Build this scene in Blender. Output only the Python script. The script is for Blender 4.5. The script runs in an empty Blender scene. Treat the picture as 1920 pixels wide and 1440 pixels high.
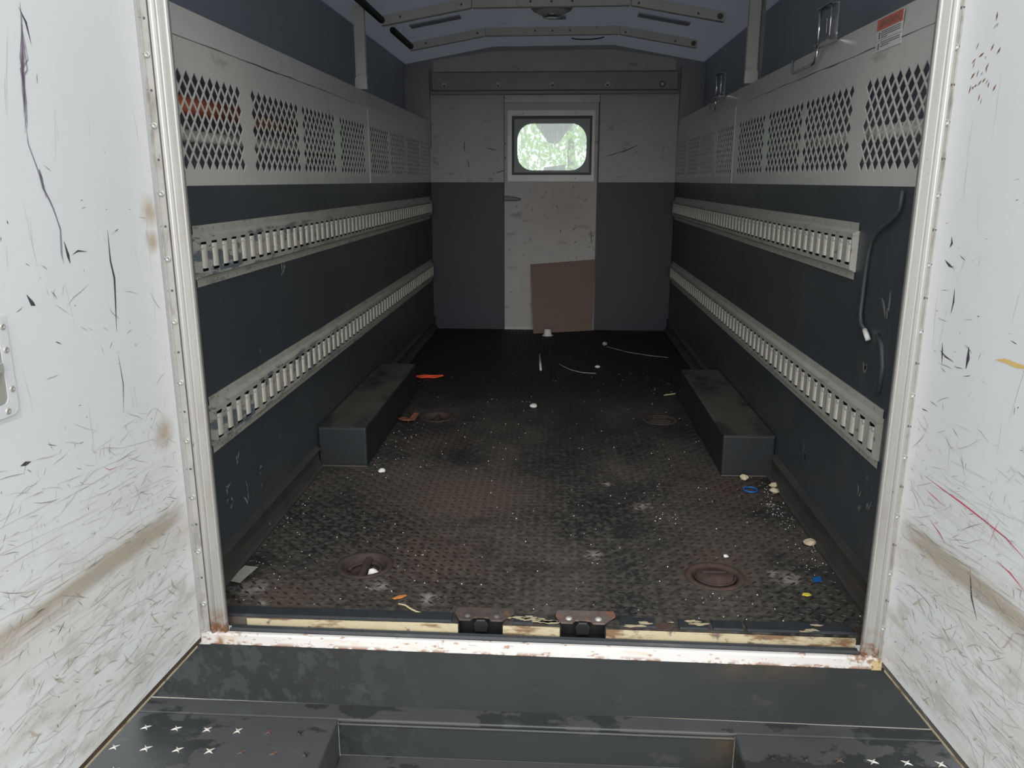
import bpy, math, random
from mathutils import Vector, Matrix
from mathutils.geometry import tessellate_polygon
random.seed(7)
R_ = math.radians
sc = bpy.context.scene
col = sc.collection

# ------------------------------------------------------------------ camera
CX, CY, CZ, YAW, PIT, ROL, FPX = 0.0765, -2.0367, 1.2407, 0.056, -0.2479, 0.0006, 1508.5
_F = Vector((-math.sin(YAW)*math.cos(PIT), math.cos(YAW)*math.cos(PIT), math.sin(PIT)))
_R = Vector((math.cos(YAW), math.sin(YAW), 0))
_U = _R.cross(_F)
_R, _U = _R*math.cos(ROL)+_U*math.sin(ROL), -_R*math.sin(ROL)+_U*math.cos(ROL)
cd = bpy.data.cameras.new('camera'); cam = bpy.data.objects.new('camera', cd); col.objects.link(cam)
cam.matrix_world = Matrix(((_R.x, _U.x, -_F.x, CX), (_R.y, _U.y, -_F.y, CY), (_R.z, _U.z, -_F.z, CZ), (0, 0, 0, 1)))
cd.sensor_width = 36; cd.lens = FPX/1920*36; cd.clip_start = .02; cd.clip_end = 300
sc.camera = cam

# ------------------------------------------------------------------ sky and exposure
w = bpy.data.worlds.new('overcast_sky'); sc.world = w; w.use_nodes = True
nt = w.node_tree; bg = nt.nodes['Background']
tc = nt.nodes.new('ShaderNodeTexCoord'); sp = nt.nodes.new('ShaderNodeSeparateXYZ')
rp = nt.nodes.new('ShaderNodeValToRGB')
nt.links.new(tc.outputs['Generated'], sp.inputs[0]); nt.links.new(sp.outputs['Z'], rp.inputs[0]); nt.links.new(rp.outputs[0], bg.inputs[0])
rp.color_ramp.elements[0].color = (.90, .92, .93, 1); rp.color_ramp.elements[0].position = 0
rp.color_ramp.elements[1].color = (.93, .97, 1.0, 1); rp.color_ramp.elements[1].position = .8
bg.inputs[1].default_value = 1.3
sd = bpy.data.lights.new('hazy_sun', 'SUN'); sd.energy = 2.2; sd.angle = R_(60); sd.color = (1, .98, .95)
so = bpy.data.objects.new('hazy_sun', sd); col.objects.link(so); so.rotation_euler = (R_(62), 0, R_(2)); so.location = (0, -6, 6)
sc.view_settings.view_transform = 'Standard'; sc.view_settings.look = 'None'
sc.view_settings.exposure = .18; sc.view_settings.gamma = 1; sc.view_settings.use_curve_mapping = False

# ------------------------------------------------------------------ materials
def paint(name, base, rough=.5, metal=0, layers=(), bump=0, bscale=60, spec=.5, var=.12, vscale=3, rvar=0):
    m = bpy.data.materials.new(name); m.use_nodes = True; t = m.node_tree; N = t.nodes; Lk = t.links
    b = N['Principled BSDF']; b.inputs['Roughness'].default_value = rough; b.inputs['Metallic'].default_value = metal
    b.inputs['Specular IOR Level'].default_value = spec
    tc = N.new('ShaderNodeTexCoord'); co = tc.outputs['Object']
    sep = N.new('ShaderNodeSeparateXYZ'); Lk.new(co, sep.inputs[0])
    def noise(scale, detail=4, rgh=.6, off=0):
        mp = N.new('ShaderNodeMapping'); Lk.new(co, mp.inputs[0])
        s = scale if isinstance(scale, (tuple, list)) else (scale,)*3
        mp.inputs['Scale'].default_value = s; mp.inputs['Location'].default_value = (off*1.7, off*.9, off*2.3)
        n = N.new('ShaderNodeTexNoise'); n.inputs['Scale'].default_value = 1
        n.inputs['Detail'].default_value = detail; n.inputs['Roughness'].default_value = rgh
        Lk.new(mp.outputs[0], n.inputs[0]); return n.outputs[0]
    def ramp(v, lo, hi):
        r = N.new('ShaderNodeMapRange'); r.inputs[1].default_value = lo; r.inputs[2].default_value = hi
        Lk.new(v, r.inputs[0]); r.clamp = True; return r.outputs[0]
    def mul(a, c):
        x = N.new('ShaderNodeMath'); x.operation = 'MULTIPLY'; Lk.new(a, x.inputs[0])
        if isinstance(c, (int, float)): x.inputs[1].default_value = c
        else: Lk.new(c, x.inputs[1])
        return x.outputs[0]
    n0 = noise(vscale, 6)
    mx = N.new('ShaderNodeMix'); mx.data_type = 'RGBA'
    mx.inputs[6].default_value = tuple(c*(1-var*1.6) for c in base)+(1,); mx.inputs[7].default_value = tuple(min(1, c*(1+var*1.6)) for c in base)+(1,)
    Lk.new(n0, mx.inputs[0]); cur = mx.outputs[2]
    rcur = None
    for i, l in enumerate(layers):
        if 'blobs' in l:
            acc = None
            dn = noise(l.get('dscale', 25), 4, .7, 5+i)
            for (x, y, z, r) in l['blobs']:
                d = N.new('ShaderNodeVectorMath'); d.operation = 'DISTANCE'; Lk.new(co, d.inputs[0]); d.inputs[1].default_value = (x, y, z)
                a = N.new('ShaderNodeMath'); a.operation = 'DIVIDE'; Lk.new(d.outputs['Value'], a.inputs[0]); a.inputs[1].default_value = r
                s = N.new('ShaderNodeMath'); s.operation = 'MULTIPLY_ADD'; Lk.new(dn, s.inputs[0]); s.inputs[1].default_value = l.get('rag', 1.6); Lk.new(a.outputs[0], s.inputs[2])
                v = ramp(s.outputs[0], 1.25+l.get('soft', .25), 1.25-l.get('soft', .25))
                if acc is None: acc = v
                else:
                    q = N.new('ShaderNodeMath'); q.operation = 'MAXIMUM'; Lk.new(acc, q.inputs[0]); Lk.new(v, q.inputs[1]); acc = q.outputs[0]
            f = acc
        elif l.get('solid'):
            f = None
        else:
            f = ramp(noise(l.get('scale', 3), l.get('detail', 5), l.get('rgh', .6), 3+i*7+l.get('off', 0)), l['lo'], l['hi'])
        for (ax, a, c) in l.get('gate', ()):
            g = ramp(sep.outputs[ax], a, c); f = g if f is None else mul(f, g)
        f = mul(f, l.get('amt', 1.0))
        mm = N.new('ShaderNodeMix'); mm.data_type = 'RGBA'; Lk.new(f, mm.inputs[0]); Lk.new(cur, mm.inputs[6]); mm.inputs[7].default_value = tuple(l['col'])+(1,)
        if l.get('nocol'): pass
        else: cur = mm.outputs[2]
        if 'rough' in l:
            rm = N.new('ShaderNodeMix'); Lk.new(f, rm.inputs[0])
            if rcur is None: rm.inputs[2].default_value = rough
            else: Lk.new(rcur, rm.inputs[2])
            rm.inputs[3].default_value = l['rough']; rcur = rm.outputs[0]
    Lk.new(cur, b.inputs['Base Color'])
    if rcur is not None: Lk.new(rcur, b.inputs['Roughness'])
    if bump:
        bp = N.new('ShaderNodeBump'); bp.inputs['Strength'].default_value = 1; bp.inputs['Distance'].default_value = bump
        Lk.new(noise(bscale, 5), bp.inputs['Height']); Lk.new(bp.outputs[0], b.inputs['Normal'])
    return m

DARK = (.050, .059, .067)
M = {}
M['wall_dark'] = paint('dark_slate_wall_paint', DARK, .42, spec=.55, vscale=2.2, var=.22, bump=.0004, bscale=90, layers=[
    dict(col=(.16, .16, .155), scale=(26, 9, 9), lo=.70, hi=.74, amt=.7), dict(col=(.09, .085, .075), scale=(3, 3, 2.2), lo=.55, hi=.75, amt=.45, rough=.7),
    dict(col=(.06, .05, .04), scale=(2, 2, 9), lo=.5, hi=.8, amt=.5, gate=[(2, .35, 0)], rough=.8)])
M['back_dark'] = paint('dark_slate_bulkhead_paint', (.024, .028, .040), .5, vscale=2, var=.15, layers=[dict(col=(.3, .3, .3), scale=14, lo=.77, hi=.79, amt=.6)])
BEI = (.60, .59, .56)
M['beige'] = paint('beige_panel_paint', BEI, .30, vscale=2.5, var=.08, layers=[
    dict(col=(.16, .14, .12), scale=(5, 5, 12), lo=.62, hi=.74, amt=.45), dict(col=(.2, .18, .15), scale=30, lo=.70, hi=.76, amt=.5)])
M['beige_scuffed'] = paint('beige_scuffed_paint', (.45, .435, .41), .5, vscale=3, var=.1, layers=[
    dict(col=(.11, .10, .09), scale=(7, 7, 14), lo=.60, hi=.70, amt=.5), dict(col=(.07, .065, .06), scale=(60, 60, 18), lo=.68, hi=.72, amt=.6),
    dict(col=(.30, .12, .09), solid=True, amt=.35, blobs=[(.12, 0, 1.02, .24)], rag=.8, soft=.9)])
M['track'] = paint('worn_track_paint', (.43, .42, .37), .45, vscale=9, var=.12, layers=[
    dict(col=(.12, .145, .165), scale=(7, 5, 16), lo=.50, hi=.53, amt=.95, gate=[(1, 1.9, .6), (2, .066, .055), (2, -.066, -.055)], rgh=.75),
    dict(col=(.09, .08, .07), scale=(10, 6, 30), lo=.58, hi=.68, amt=.6), dict(col=(.05, .05, .05), scale=45, lo=.68, hi=.70, amt=.7)])
M['nail'] = paint('dull_nail', (.22, .21, .19), .5)
M['track_right'] = paint('dusty_track_paint', (.43, .42, .38), .45, vscale=9, var=.1, layers=[dict(col=(.16, .16, .155), scale=(10, 6, 30), lo=.60, hi=.70, amt=.5), dict(col=(.08, .08, .08), scale=45, lo=.69, hi=.71, amt=.7), dict(col=(.13, .15, .165), scale=(9, 7, 20), lo=.62, hi=.64, amt=.9, gate=[(1, .9, .2)])])
M['rung'] = paint('cream_rung_paint', (.56, .54, .47), .4, vscale=20, var=.08, layers=[
    dict(col=(.22, .22, .21), scale=(30, 30, 30), lo=.62, hi=.66, amt=.8), dict(col=(.3, .26, .2), scale=(60, 60, 20), lo=.62, hi=.7, amt=.4)])
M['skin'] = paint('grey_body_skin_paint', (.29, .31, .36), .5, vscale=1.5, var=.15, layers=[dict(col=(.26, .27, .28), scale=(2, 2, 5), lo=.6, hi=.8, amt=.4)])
def roof_mat(base):                                # slight translucency added to the roof skin as daylight fill for the interior
    m = base; t = m.node_tree; tr = t.nodes.new('ShaderNodeBsdfTranslucent'); tr.inputs[0].default_value = (.55, .60, .70, 1)
    mx = t.nodes.new('ShaderNodeMixShader'); mx.inputs[0].default_value = .052
    t.links.new(t.nodes['Principled BSDF'].outputs[0], mx.inputs[1]); t.links.new(tr.outputs[0], mx.inputs[2]); t.links.new(mx.outputs[0], t.nodes['Material Output'].inputs[0]); return m
M['roof'] = paint('grey_roof_skin_paint', (.23, .235, .25), .45, vscale=1.6, var=.12, layers=[dict(col=(.10, .10, .105), scale=(3, 5, 3), lo=.6, hi=.72, amt=.5)])
M['rib'] = paint('pale_rib_paint', (.56, .55, .52), .5, vscale=5, var=.1, layers=[dict(col=(.15, .13, .12), scale=20, lo=.62, hi=.72, amt=.5)])
M['header'] = paint('grey_header_paint', (.28, .28, .29), .45, vscale=4, var=.12)
M['alu'] = paint('brushed_aluminium', (.62, .61, .58), .34, metal=.75, vscale=(40, 40, 1.5), var=.12, layers=[
    dict(col=(.36, .35, .33), scale=(30, 30, 1.2), lo=.5, hi=.75, amt=.6, rough=.5), dict(col=(.16, .14, .13), scale=(70, 70, 30), lo=.70, hi=.73, amt=.7),
    dict(col=(.26, .12, .05), scale=22, lo=.42, hi=.55, amt=.9, gate=[(2, .06, -.01)], rough=.9)])
M['hinge'] = paint('dull_hinge_aluminium', (.47, .46, .43), .5, metal=.3, vscale=9, var=.15, layers=[dict(col=(.20, .18, .155), scale=(30, 30, 14), lo=.52, hi=.68, amt=.6)])
M['rivet'] = paint('rivet_metal', (.5, .49, .47), .4, metal=.4, vscale=80, var=.2)
M['rivet_dark'] = paint('dark_rivet_metal', (.10, .095, .09), .6, vscale=80)
def door_paint(nm, bz, rb=[(.032, 0, 1.165, .04), (.075, 0, .60, .045), (.035, 0, 1.09, .03)]):
    return paint(nm, (.80, .815, .82), .38, vscale=2.2, var=.035, bump=.0012, bscale=(2, 6, 2), layers=[
        dict(col=(.60, .56, .49), scale=(2.5, 5, 14), lo=.42, hi=.66, amt=.55, gate=[(2, .75, .05)]),
        dict(col=(.44, .40, .33), scale=(9, 9, 22), lo=.52, hi=.64, amt=.45, gate=[(2, .62, .2)]),
        dict(col=(.40, .34, .25), scale=(3, 5, 24), lo=.25, hi=.55, amt=.80, gate=[(2, bz-.03, bz-.012), (2, bz+.034, bz+.018), (0, .0, .10)]),
        dict(col=(.55, .46, .34), scale=(3, 5, 12), lo=.35, hi=.62, amt=.45, gate=[(2, bz-.13, bz-.02), (2, bz+.05, bz+.0)]),
        dict(col=(.45, .43, .44), scale=(38, 38, 24), lo=.70, hi=.73, amt=.55),
        dict(col=(.45, .33, .20), scale=(22, 22, 9), lo=.30, hi=.55, amt=.75, blobs=rb, rag=1.1, soft=.5)])
M['door_white'] = door_paint('scuffed_white_door_paint', .362)
M['door_white_2'] = door_paint('scuffed_white_door_paint_right', .368, [(.60, 0, .2, .04)])
M['scratch'] = paint('grey_scuff_mark', (.36, .345, .34), .6, var=.3, vscale=30)
M['scratch_soft'] = paint('pale_scuff_mark', (.58, .56, .53), .6, var=.15, vscale=30)
M['wall_scuff'] = paint('dusty_wall_scuff', (.17, .165, .155), .7, var=.3, vscale=40)
M['wall_scuff_pale'] = paint('pale_wall_scuff', (.27, .27, .26), .7, var=.35, vscale=40)
M['scratch_violet'] = paint('violet_grey_scuff_mark', (.33, .30, .36), .6, var=.35, vscale=40)
M['smear'] = paint('brown_smear_mark', (.52, .47, .40), .7, var=.15, vscale=40)
M['scratch_dark'] = paint('dark_scuff_mark', (.07, .06, .075), .6, var=.3, vscale=30)
M['scratch_red'] = paint('red_crayon_mark', (.62, .10, .16), .6, var=.3, vscale=60)
M['scratch_yellow'] = paint('yellow_scuff_mark', (.72, .52, .20), .6)
M['rust'] = paint('flaky_rust', (.070, .044, .033), .85, vscale=30, var=.5, bump=.001, bscale=120)
M['plate_brown'] = paint('scuffed_brown_plate', (.085, .068, .058), .7, vscale=30, var=.35, bump=.0006, bscale=120, layers=[dict(col=(.20, .09, .05), scale=30, lo=.58, hi=.66, amt=.8), dict(col=(.45, .40, .33), scale=60, lo=.70, hi=.73, amt=.7)])
M['plate_right'] = paint('scuffed_rusty_plate', (.13, .105, .09), .7, vscale=30, var=.35, bump=.0006, bscale=120, layers=[dict(col=(.24, .10, .055), scale=24, lo=.52, hi=.60, amt=.8)])
M['rust_dark'] = paint('dark_rusty_steel', (.052, .034, .028), .8, vscale=25, var=.5, bump=.0012, bscale=120, layers=[dict(col=(.03, .028, .027), scale=40, lo=.5, hi=.6, amt=.8)])
M['sill_white'] = paint('chipped_white_sill_paint', (.70, .675, .65), .45, vscale=6, var=.05, layers=[
    dict(col=(.36, .20, .12), scale=(30, 60, 80), lo=.60, hi=.64, amt=.8, rough=.9), dict(col=(.62, .42, .22), scale=(9, 20, 20), lo=.58, hi=.72, amt=.5),
    dict(col=(.25, .11, .05), scale=(26, 30, 30), lo=.48, hi=.56, amt=.9, gate=[(2, -.052, -.064)], rough=.9),
    dict(col=(.30, .13, .05), scale=(20, 20, 20), lo=.3, hi=.5, amt=.9, gate=[(0, -.868, -.880), (0, -.900, -.885)], rough=.9),
    dict(col=(.30, .16, .07), scale=(30, 30, 30), lo=.44, hi=.52, amt=.9, gate=[(0, .865, .915)], rough=.9)])
M['corner'] = paint('yellowed_rusty_corner', (.62, .46, .26), .6, vscale=30, var=.2, layers=[dict(col=(.22, .10, .045), scale=50, lo=.5, hi=.6, amt=.9)])
M['cream'] = paint('cream_sill_paint', (.50, .43, .28), .55, vscale=8, var=.15, layers=[
    dict(col=(.17, .085, .04), scale=(9, 30, 30), lo=.52, hi=.62, amt=.9, rough=.9), dict(col=(.10, .09, .08), scale=(25, 30, 30), lo=.6, hi=.66, amt=.8)])
M['rubber'] = paint('black_rubber', (.030, .034, .038), .5, vscale=14, var=.3, layers=[dict(col=(.10, .10, .10), scale=(8, 30, 30), lo=.58, hi=.7, amt=.5)])
M['bumper'] = paint('dark_bumper_paint', (.066, .068, .071), .5, vscale=3, var=.15, bump=.0003, bscale=160, layers=[
    dict(col=(.028, .031, .032), scale=(3.5, 5, 5), lo=.53, hi=.55, amt=.85, rough=.2), dict(col=(.085, .09, .092), scale=(8, 12, 10), lo=.57, hi=.72, amt=.7),
    dict(col=(.25, .24, .23), scale=60, lo=.74, hi=.77, amt=.5)])
M['fascia'] = paint('dark_fascia_paint', (.025, .028, .029), .48, vscale=3, var=.2, layers=[
    dict(col=(.055, .062, .064), scale=(24, 24, 18), lo=.50, hi=.56, amt=.6, gate=[(0, -.15, -.75)]), dict(col=(.085, .085, .08), scale=(7, 7, 9), lo=.62, hi=.74, amt=.5),
    dict(col=(.13, .085, .04), scale=(6, 6, 8), lo=.40, hi=.62, amt=.55, gate=[(0, .45, .6), (0, .85, .7), (2, -.13, -.06)])])
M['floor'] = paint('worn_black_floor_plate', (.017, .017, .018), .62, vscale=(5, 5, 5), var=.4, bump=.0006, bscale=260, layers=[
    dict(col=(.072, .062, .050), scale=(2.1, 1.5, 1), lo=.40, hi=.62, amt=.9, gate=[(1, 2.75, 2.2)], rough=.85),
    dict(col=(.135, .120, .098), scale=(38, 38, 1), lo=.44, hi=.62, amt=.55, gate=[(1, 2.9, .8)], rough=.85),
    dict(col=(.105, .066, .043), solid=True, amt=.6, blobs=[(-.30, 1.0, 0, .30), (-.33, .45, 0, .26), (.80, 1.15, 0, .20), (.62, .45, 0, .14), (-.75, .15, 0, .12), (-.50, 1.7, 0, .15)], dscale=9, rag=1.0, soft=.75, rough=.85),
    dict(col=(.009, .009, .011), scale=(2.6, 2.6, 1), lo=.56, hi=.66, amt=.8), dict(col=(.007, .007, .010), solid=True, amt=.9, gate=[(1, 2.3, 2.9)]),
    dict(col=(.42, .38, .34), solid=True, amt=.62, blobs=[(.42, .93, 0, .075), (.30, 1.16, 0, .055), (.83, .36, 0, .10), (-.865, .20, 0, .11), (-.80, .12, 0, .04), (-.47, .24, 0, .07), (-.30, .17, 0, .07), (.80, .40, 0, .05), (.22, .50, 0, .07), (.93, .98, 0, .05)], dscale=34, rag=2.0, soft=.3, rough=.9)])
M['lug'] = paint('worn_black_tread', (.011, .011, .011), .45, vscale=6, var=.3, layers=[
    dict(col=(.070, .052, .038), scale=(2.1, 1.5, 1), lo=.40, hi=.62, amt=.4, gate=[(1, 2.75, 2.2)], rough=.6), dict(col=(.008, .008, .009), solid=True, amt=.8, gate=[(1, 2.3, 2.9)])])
M['box'] = paint('dark_wheel_box_paint', (.017, .021, .025), .55, vscale=6, var=.25, bump=.0012, bscale=70, layers=[dict(col=(.2, .2, .19), scale=(60, 60, 60), lo=.72, hi=.75, amt=.6)])
M['box_top'] = paint('dusty_wheel_box_top', (.072, .066, .056), .7, vscale=6, var=.2, bump=.0015, bscale=60, layers=[dict(col=(.014, .014, .015), scale=(5, 3, 5), lo=.46, hi=.60, amt=.9)])
M['cove'] = paint('dusty_cove_sealant', (.044, .043, .041), .6, vscale=7, var=.3, layers=[dict(col=(.085, .065, .05), scale=(4, 4, 14), lo=.45, hi=.7, amt=.6), dict(col=(.4, .39, .36), scale=(20, 10, 20), lo=.70, hi=.73, amt=.6)])
M['chrome'] = paint('chromed_steel', (.75, .76, .76), .18, metal=1, var=.05)
M['black'] = paint('matt_black_paint', (.010, .010, .011), .6)
M['black_metal'] = paint('black_lever_paint', (.014, .014, .015), .35)
M['orange'] = paint('orange_plastic', (.80, .20, .10), .5, vscale=20)
M['grey_tube'] = paint('pale_grey_tube', (.45, .44, .41), .5)
M['cardboard'] = paint('brown_cardboard', (.21, .145, .12), .85, vscale=(3, 3, 8), var=.08, layers=[dict(col=(.2, .16, .10), scale=4, lo=.5, hi=.7, amt=.3)])
M['white'] = paint('white_plastic', (.75, .75, .74), .45)
M['foam'] = paint('dirty_white_foam', (.80, .79, .76), .8, vscale=60, var=.15)
M['cream_foam'] = paint('yellowed_foam', (.62, .52, .36), .8, vscale=60, var=.2)
M['orange_rag'] = paint('orange_rag', (.80, .10, .03), .7)
M['leaf_brown'] = paint('dry_brown_leaf', (.24, .10, .045), .8, vscale=60, var=.3)
M['leaf_orange'] = paint('dry_orange_leaf', (.60, .22, .05), .7)
M['straw'] = paint('dry_straw', (.50, .42, .26), .8)
M['paper'] = paint('weathered_paper', (.36, .35, .31), .8, vscale=30, var=.12)
M['blue'] = paint('blue_plastic', (.015, .12, .42), .4)
M['yellow'] = paint('yellow_plastic', (.80, .66, .08), .5)
M['red_band'] = paint('faded_red_print', (.62, .16, .11), .5)
M['label_white'] = paint('white_label_film', (.66, .67, .66), .5)
M['ink'] = paint('grey_print_ink', (.14, .14, .15), .6)
M['dome'] = paint('cloudy_dome_lens', (.55, .55, .55), .25, vscale=20)
M['conduit'] = paint('scuffed_dark_conduit', (.058, .064, .070), .5)
M['lens'] = paint('pale_lamp_lens', (.85, .84, .80), .15, vscale=60, var=.3)
M['ground'] = paint('pale_gravel', (.34, .33, .31), .9, vscale=8, var=.2, bump=.01, bscale=30)
M['cab'] = paint('grey_cab_trim', (.17, .21, .25), .6)
M['bark'] = paint('grey_bark', (.10, .08, .06), .9)
M['body_white'] = paint('white_body_paint', (.74, .75, .76), .35, vscale=2, var=.04)
def leaf_mat(name, c):
    m = bpy.data.materials.new(name); m.use_nodes = True; t = m.node_tree; b = t.nodes['Principled BSDF']
    b.inputs['Base Color'].default_value = c+(1,); b.inputs['Roughness'].default_value = .5
    tr = t.nodes.new('ShaderNodeBsdfTranslucent'); tr.inputs[0].default_value = (c[0]*1.5, c[1]*1.5, c[2]*1.2, 1)
    mx = t.nodes.new('ShaderNodeMixShader'); mx.inputs[0].default_value = .5
    t.links.new(b.outputs[0], mx.inputs[1]); t.links.new(tr.outputs[0], mx.inputs[2]); t.links.new(mx.outputs[0], t.nodes['Material Output'].inputs[0])
    return m
M['leaf'] = leaf_mat('tree_leaf_green', (.30, .45, .17)); M['leaf2'] = leaf_mat('tree_leaf_pale', (.40, .54, .27))
def glass_mat():                                   # dirty pane: clear glass with milky streaks that scatter the daylight
    m = bpy.data.materials.new('dirty_window_glass'); m.use_nodes = True; t = m.node_tree; N = t.nodes; N.remove(N['Principled BSDF'])
    out = N['Material Output']; tp = N.new('ShaderNodeBsdfTransparent'); tp.inputs[0].default_value = (.86, .93, .90, 1)
    tl = N.new('ShaderNodeBsdfTranslucent'); tl.inputs[0].default_value = (.9, 1, .95, 1)
    gl = N.new('ShaderNodeBsdfGlossy'); gl.inputs['Roughness'].default_value = .05
    tc = N.new('ShaderNodeTexCoord'); mp = N.new('ShaderNodeMapping'); mp.inputs['Scale'].default_value = (60, 20, 14); t.links.new(tc.outputs['Object'], mp.inputs[0])
    n = N.new('ShaderNodeTexNoise'); n.inputs['Scale'].default_value = 1; n.inputs['Detail'].default_value = 5; t.links.new(mp.outputs[0], n.inputs[0])
    r = N.new('ShaderNodeMapRange'); r.inputs[1].default_value = .5; r.inputs[2].default_value = .66; r.inputs[3].default_value = .13; r.inputs[4].default_value = .55
    t.links.new(n.outputs[0], r.inputs[0]); mx = N.new('ShaderNodeMixShader'); t.links.new(r.outputs[0], mx.inputs[0]); t.links.new(tp.outputs[0], mx.inputs[1]); t.links.new(tl.outputs[0], mx.inputs[2])
    m2 = N.new('ShaderNodeMixShader'); m2.inputs[0].default_value = .06; t.links.new(mx.outputs[0], m2.inputs[1]); t.links.new(gl.outputs[0], m2.inputs[2]); t.links.new(m2.outputs[0], out.inputs[0])
    return m
M['glass'] = glass_mat()

# ------------------------------------------------------------------ mesh helpers
class MB:
    def __init__(s): s.v = []; s.f = []; s.m = []
    def add(s, vs, fs, mi=0):
        o = len(s.v); s.v += [tuple(x) for x in vs]
        for f in fs: s.f.append(tuple(i+o for i in f)); s.m.append(mi)
        return s
    def box(s, a, b, mi=0):
        x0, y0, z0 = a; x1, y1, z1 = b
        return s.add([(x0, y0, z0), (x1, y0, z0), (x1, y1, z0), (x0, y1, z0), (x0, y0, z1), (x1, y0, z1), (x1, y1, z1), (x0, y1, z1)],
                     [(0, 3, 2, 1), (4, 5, 6, 7), (0, 1, 5, 4), (1, 2, 6, 5), (2, 3, 7, 6), (3, 0, 4, 7)], mi)
    def tube(s, pts, r, n=8, mi=0, cap=True):
        pts = [Vector(p) for p in pts]; rings = []; up = None
        for i, p in enumerate(pts):
            d = (pts[min(i+1, len(pts)-1)]-pts[max(i-1, 0)]).normalized()
            if up is None: up = Vector((0, 0, 1)) if abs(d.z) < .9 else Vector((0, 1, 0))
            a = d.cross(up).normalized(); b = a.cross(d).normalized(); up = b
            rr = r[i] if isinstance(r, (list, tuple)) else r
            rings.append([p+(a*math.cos(2*math.pi*k/n)+b*math.sin(2*math.pi*k/n))*rr for k in range(n)])
        vs = [v for q in rings for v in q]; fs = []
        for i in range(len(rings)-1):
            for k in range(n): fs.append((i*n+k, i*n+(k+1) % n, (i+1)*n+(k+1) % n, (i+1)*n+k))
        if cap: fs += [tuple(range(n-1, -1, -1)), tuple((len(rings)-1)*n+k for k in range(n))]
        return s.add(vs, fs, mi)
    def lathe(s, c, prof, n=24, mi=0, axis=2, sgn=1):      # prof: (radius, height)
        vs = []; fs = []
        for (r, h) in prof:
            for k in range(n):
                a = 2*math.pi*k/n; u, v_ = r*math.cos(a), r*math.sin(a)
                if axis == 2: vs.append((c[0]+u, c[1]+v_, c[2]+h*sgn))
                elif axis == 1: vs.append((c[0]+u, c[1]+h*sgn, c[2]+v_))
                else: vs.append((c[0]+h*sgn, c[1]+u, c[2]+v_))
        for i in range(len(prof)-1):
            for k in range(n): fs.append((i*n+k, i*n+(k+1) % n, (i+1)*n+(k+1) % n, (i+1)*n+k))
        if prof[-1][0] > 1e-5: fs.append(tuple((len(prof)-1)*n+k for k in range(n)))
        return s.add(vs, fs, mi)
    def prism(s, prof, ax, a, b, mi=0, closed=True):      # prof: 2D points in the other two axes (cyclic order), extruded along ax
        def mk(p, t):
            if ax == 0: return (t, p[0], p[1])
            if ax == 1: return (p[0], t, p[1])
            return (p[0], p[1], t)
        n = len(prof); vs = [mk(p, a) for p in prof]+[mk(p, b) for p in prof]
        fs = [(i, (i+1) % n, (i+1) % n+n, i+n) for i in range(n if closed else n-1)]
        if closed: fs += [tuple(range(n-1, -1, -1)), tuple(range(n, 2*n))]
        return s.add(vs, fs, mi)
    def plate(s, loops, fn, t, mi=0):                     # flat plate with holes; fn(u,v,d) -> 3D, thickness t
        flat = [p for l in loops for p in l]
        tri = tessellate_polygon([[Vector((p[0], p[1], 0)) for p in l] for l in loops]); n = len(flat)
        s.add([fn(p[0], p[1], 0) for p in flat]+[fn(p[0], p[1], t) for p in flat], [tuple(x) for x in tri]+[tuple(i+n for i in reversed(x)) for x in tri], mi)
        for l in loops:
            k = len(l); s.add([fn(p[0], p[1], 0) for p in l]+[fn(p[0], p[1], t) for p in l], [(i, (i+1) % k, (i+1) % k+k, i+k) for i in range(k)], mi)
        return s
    def build(s, name, mats, parent=None, smooth=False, bevel=0, seg=2, fix=True):
        me = bpy.data.meshes.new(name); me.from_pydata(s.v, [], s.f)
        for m in (mats if isinstance(mats, (list, tuple)) else [mats]): me.materials.append(m)
        me.polygons.foreach_set('material_index', s.m)
        if fix:
            import bmesh
            bm = bmesh.new(); bm.from_mesh(me); bmesh.ops.recalc_face_normals(bm, faces=bm.faces[:]); bm.to_mesh(me); bm.free()
        if smooth: me.polygons.foreach_set('use_smooth', [True]*len(me.polygons))
        me.update(); o = bpy.data.objects.new(name, me); col.objects.link(o)
        if parent: o.parent = parent
        if bevel:
            b = o.modifiers.new('bevel', 'BEVEL'); b.width = bevel; b.segments = seg; b.limit_method = 'ANGLE'
        return o
def empty(name, loc=(0, 0, 0), rz=0):
    o = bpy.data.objects.new(name, None); col.objects.link(o); o.location = loc; o.rotation_euler = (0, 0, rz); o.empty_display_size = .1
    return o
def tag(o, label, cat, group=None, kind=None):
    o['label'] = label; o['category'] = cat
    if group: o['group'] = group
    if kind: o['kind'] = kind
    return o
def struct(o, label=None, cat=None):
    o['kind'] = 'structure'
    if label: o['label'] = label; o['category'] = cat
    return o
def inst(src, name, parent, loc, rot=None, scale=None):
    o = bpy.data.objects.new(name, src.data if hasattr(src, 'data') else src); col.objects.link(o); o.parent = parent; o.location = loc
    if rot: o.rotation_euler = rot
    if scale: o.scale = scale
    return o
def circ(x, y, r, n=24): return [(x+r*math.cos(2*math.pi*k/n), y+r*math.sin(2*math.pi*k/n)) for k in range(n)]
def rrect(x0, y0, x1, y1, r, n=6):
    P = []
    for cx, cy, a0 in ((x1-r, y1-r, 0), (x0+r, y1-r, 90), (x0+r, y0+r, 180), (x1-r, y0+r, 270)):
        for k in range(n+1):
            a = R_(a0+90*k/n); P.append((cx+r*math.cos(a), cy+r*math.sin(a)))
    return P

XL, XR, L = -.977, 1.020, 4.774
SL, SR = -1.165, 1.205          # outer skin
ZD = 1.225                      # paint line
def sk(x): return -.004-.011*x  # the rear frame stands a touch askew

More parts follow.
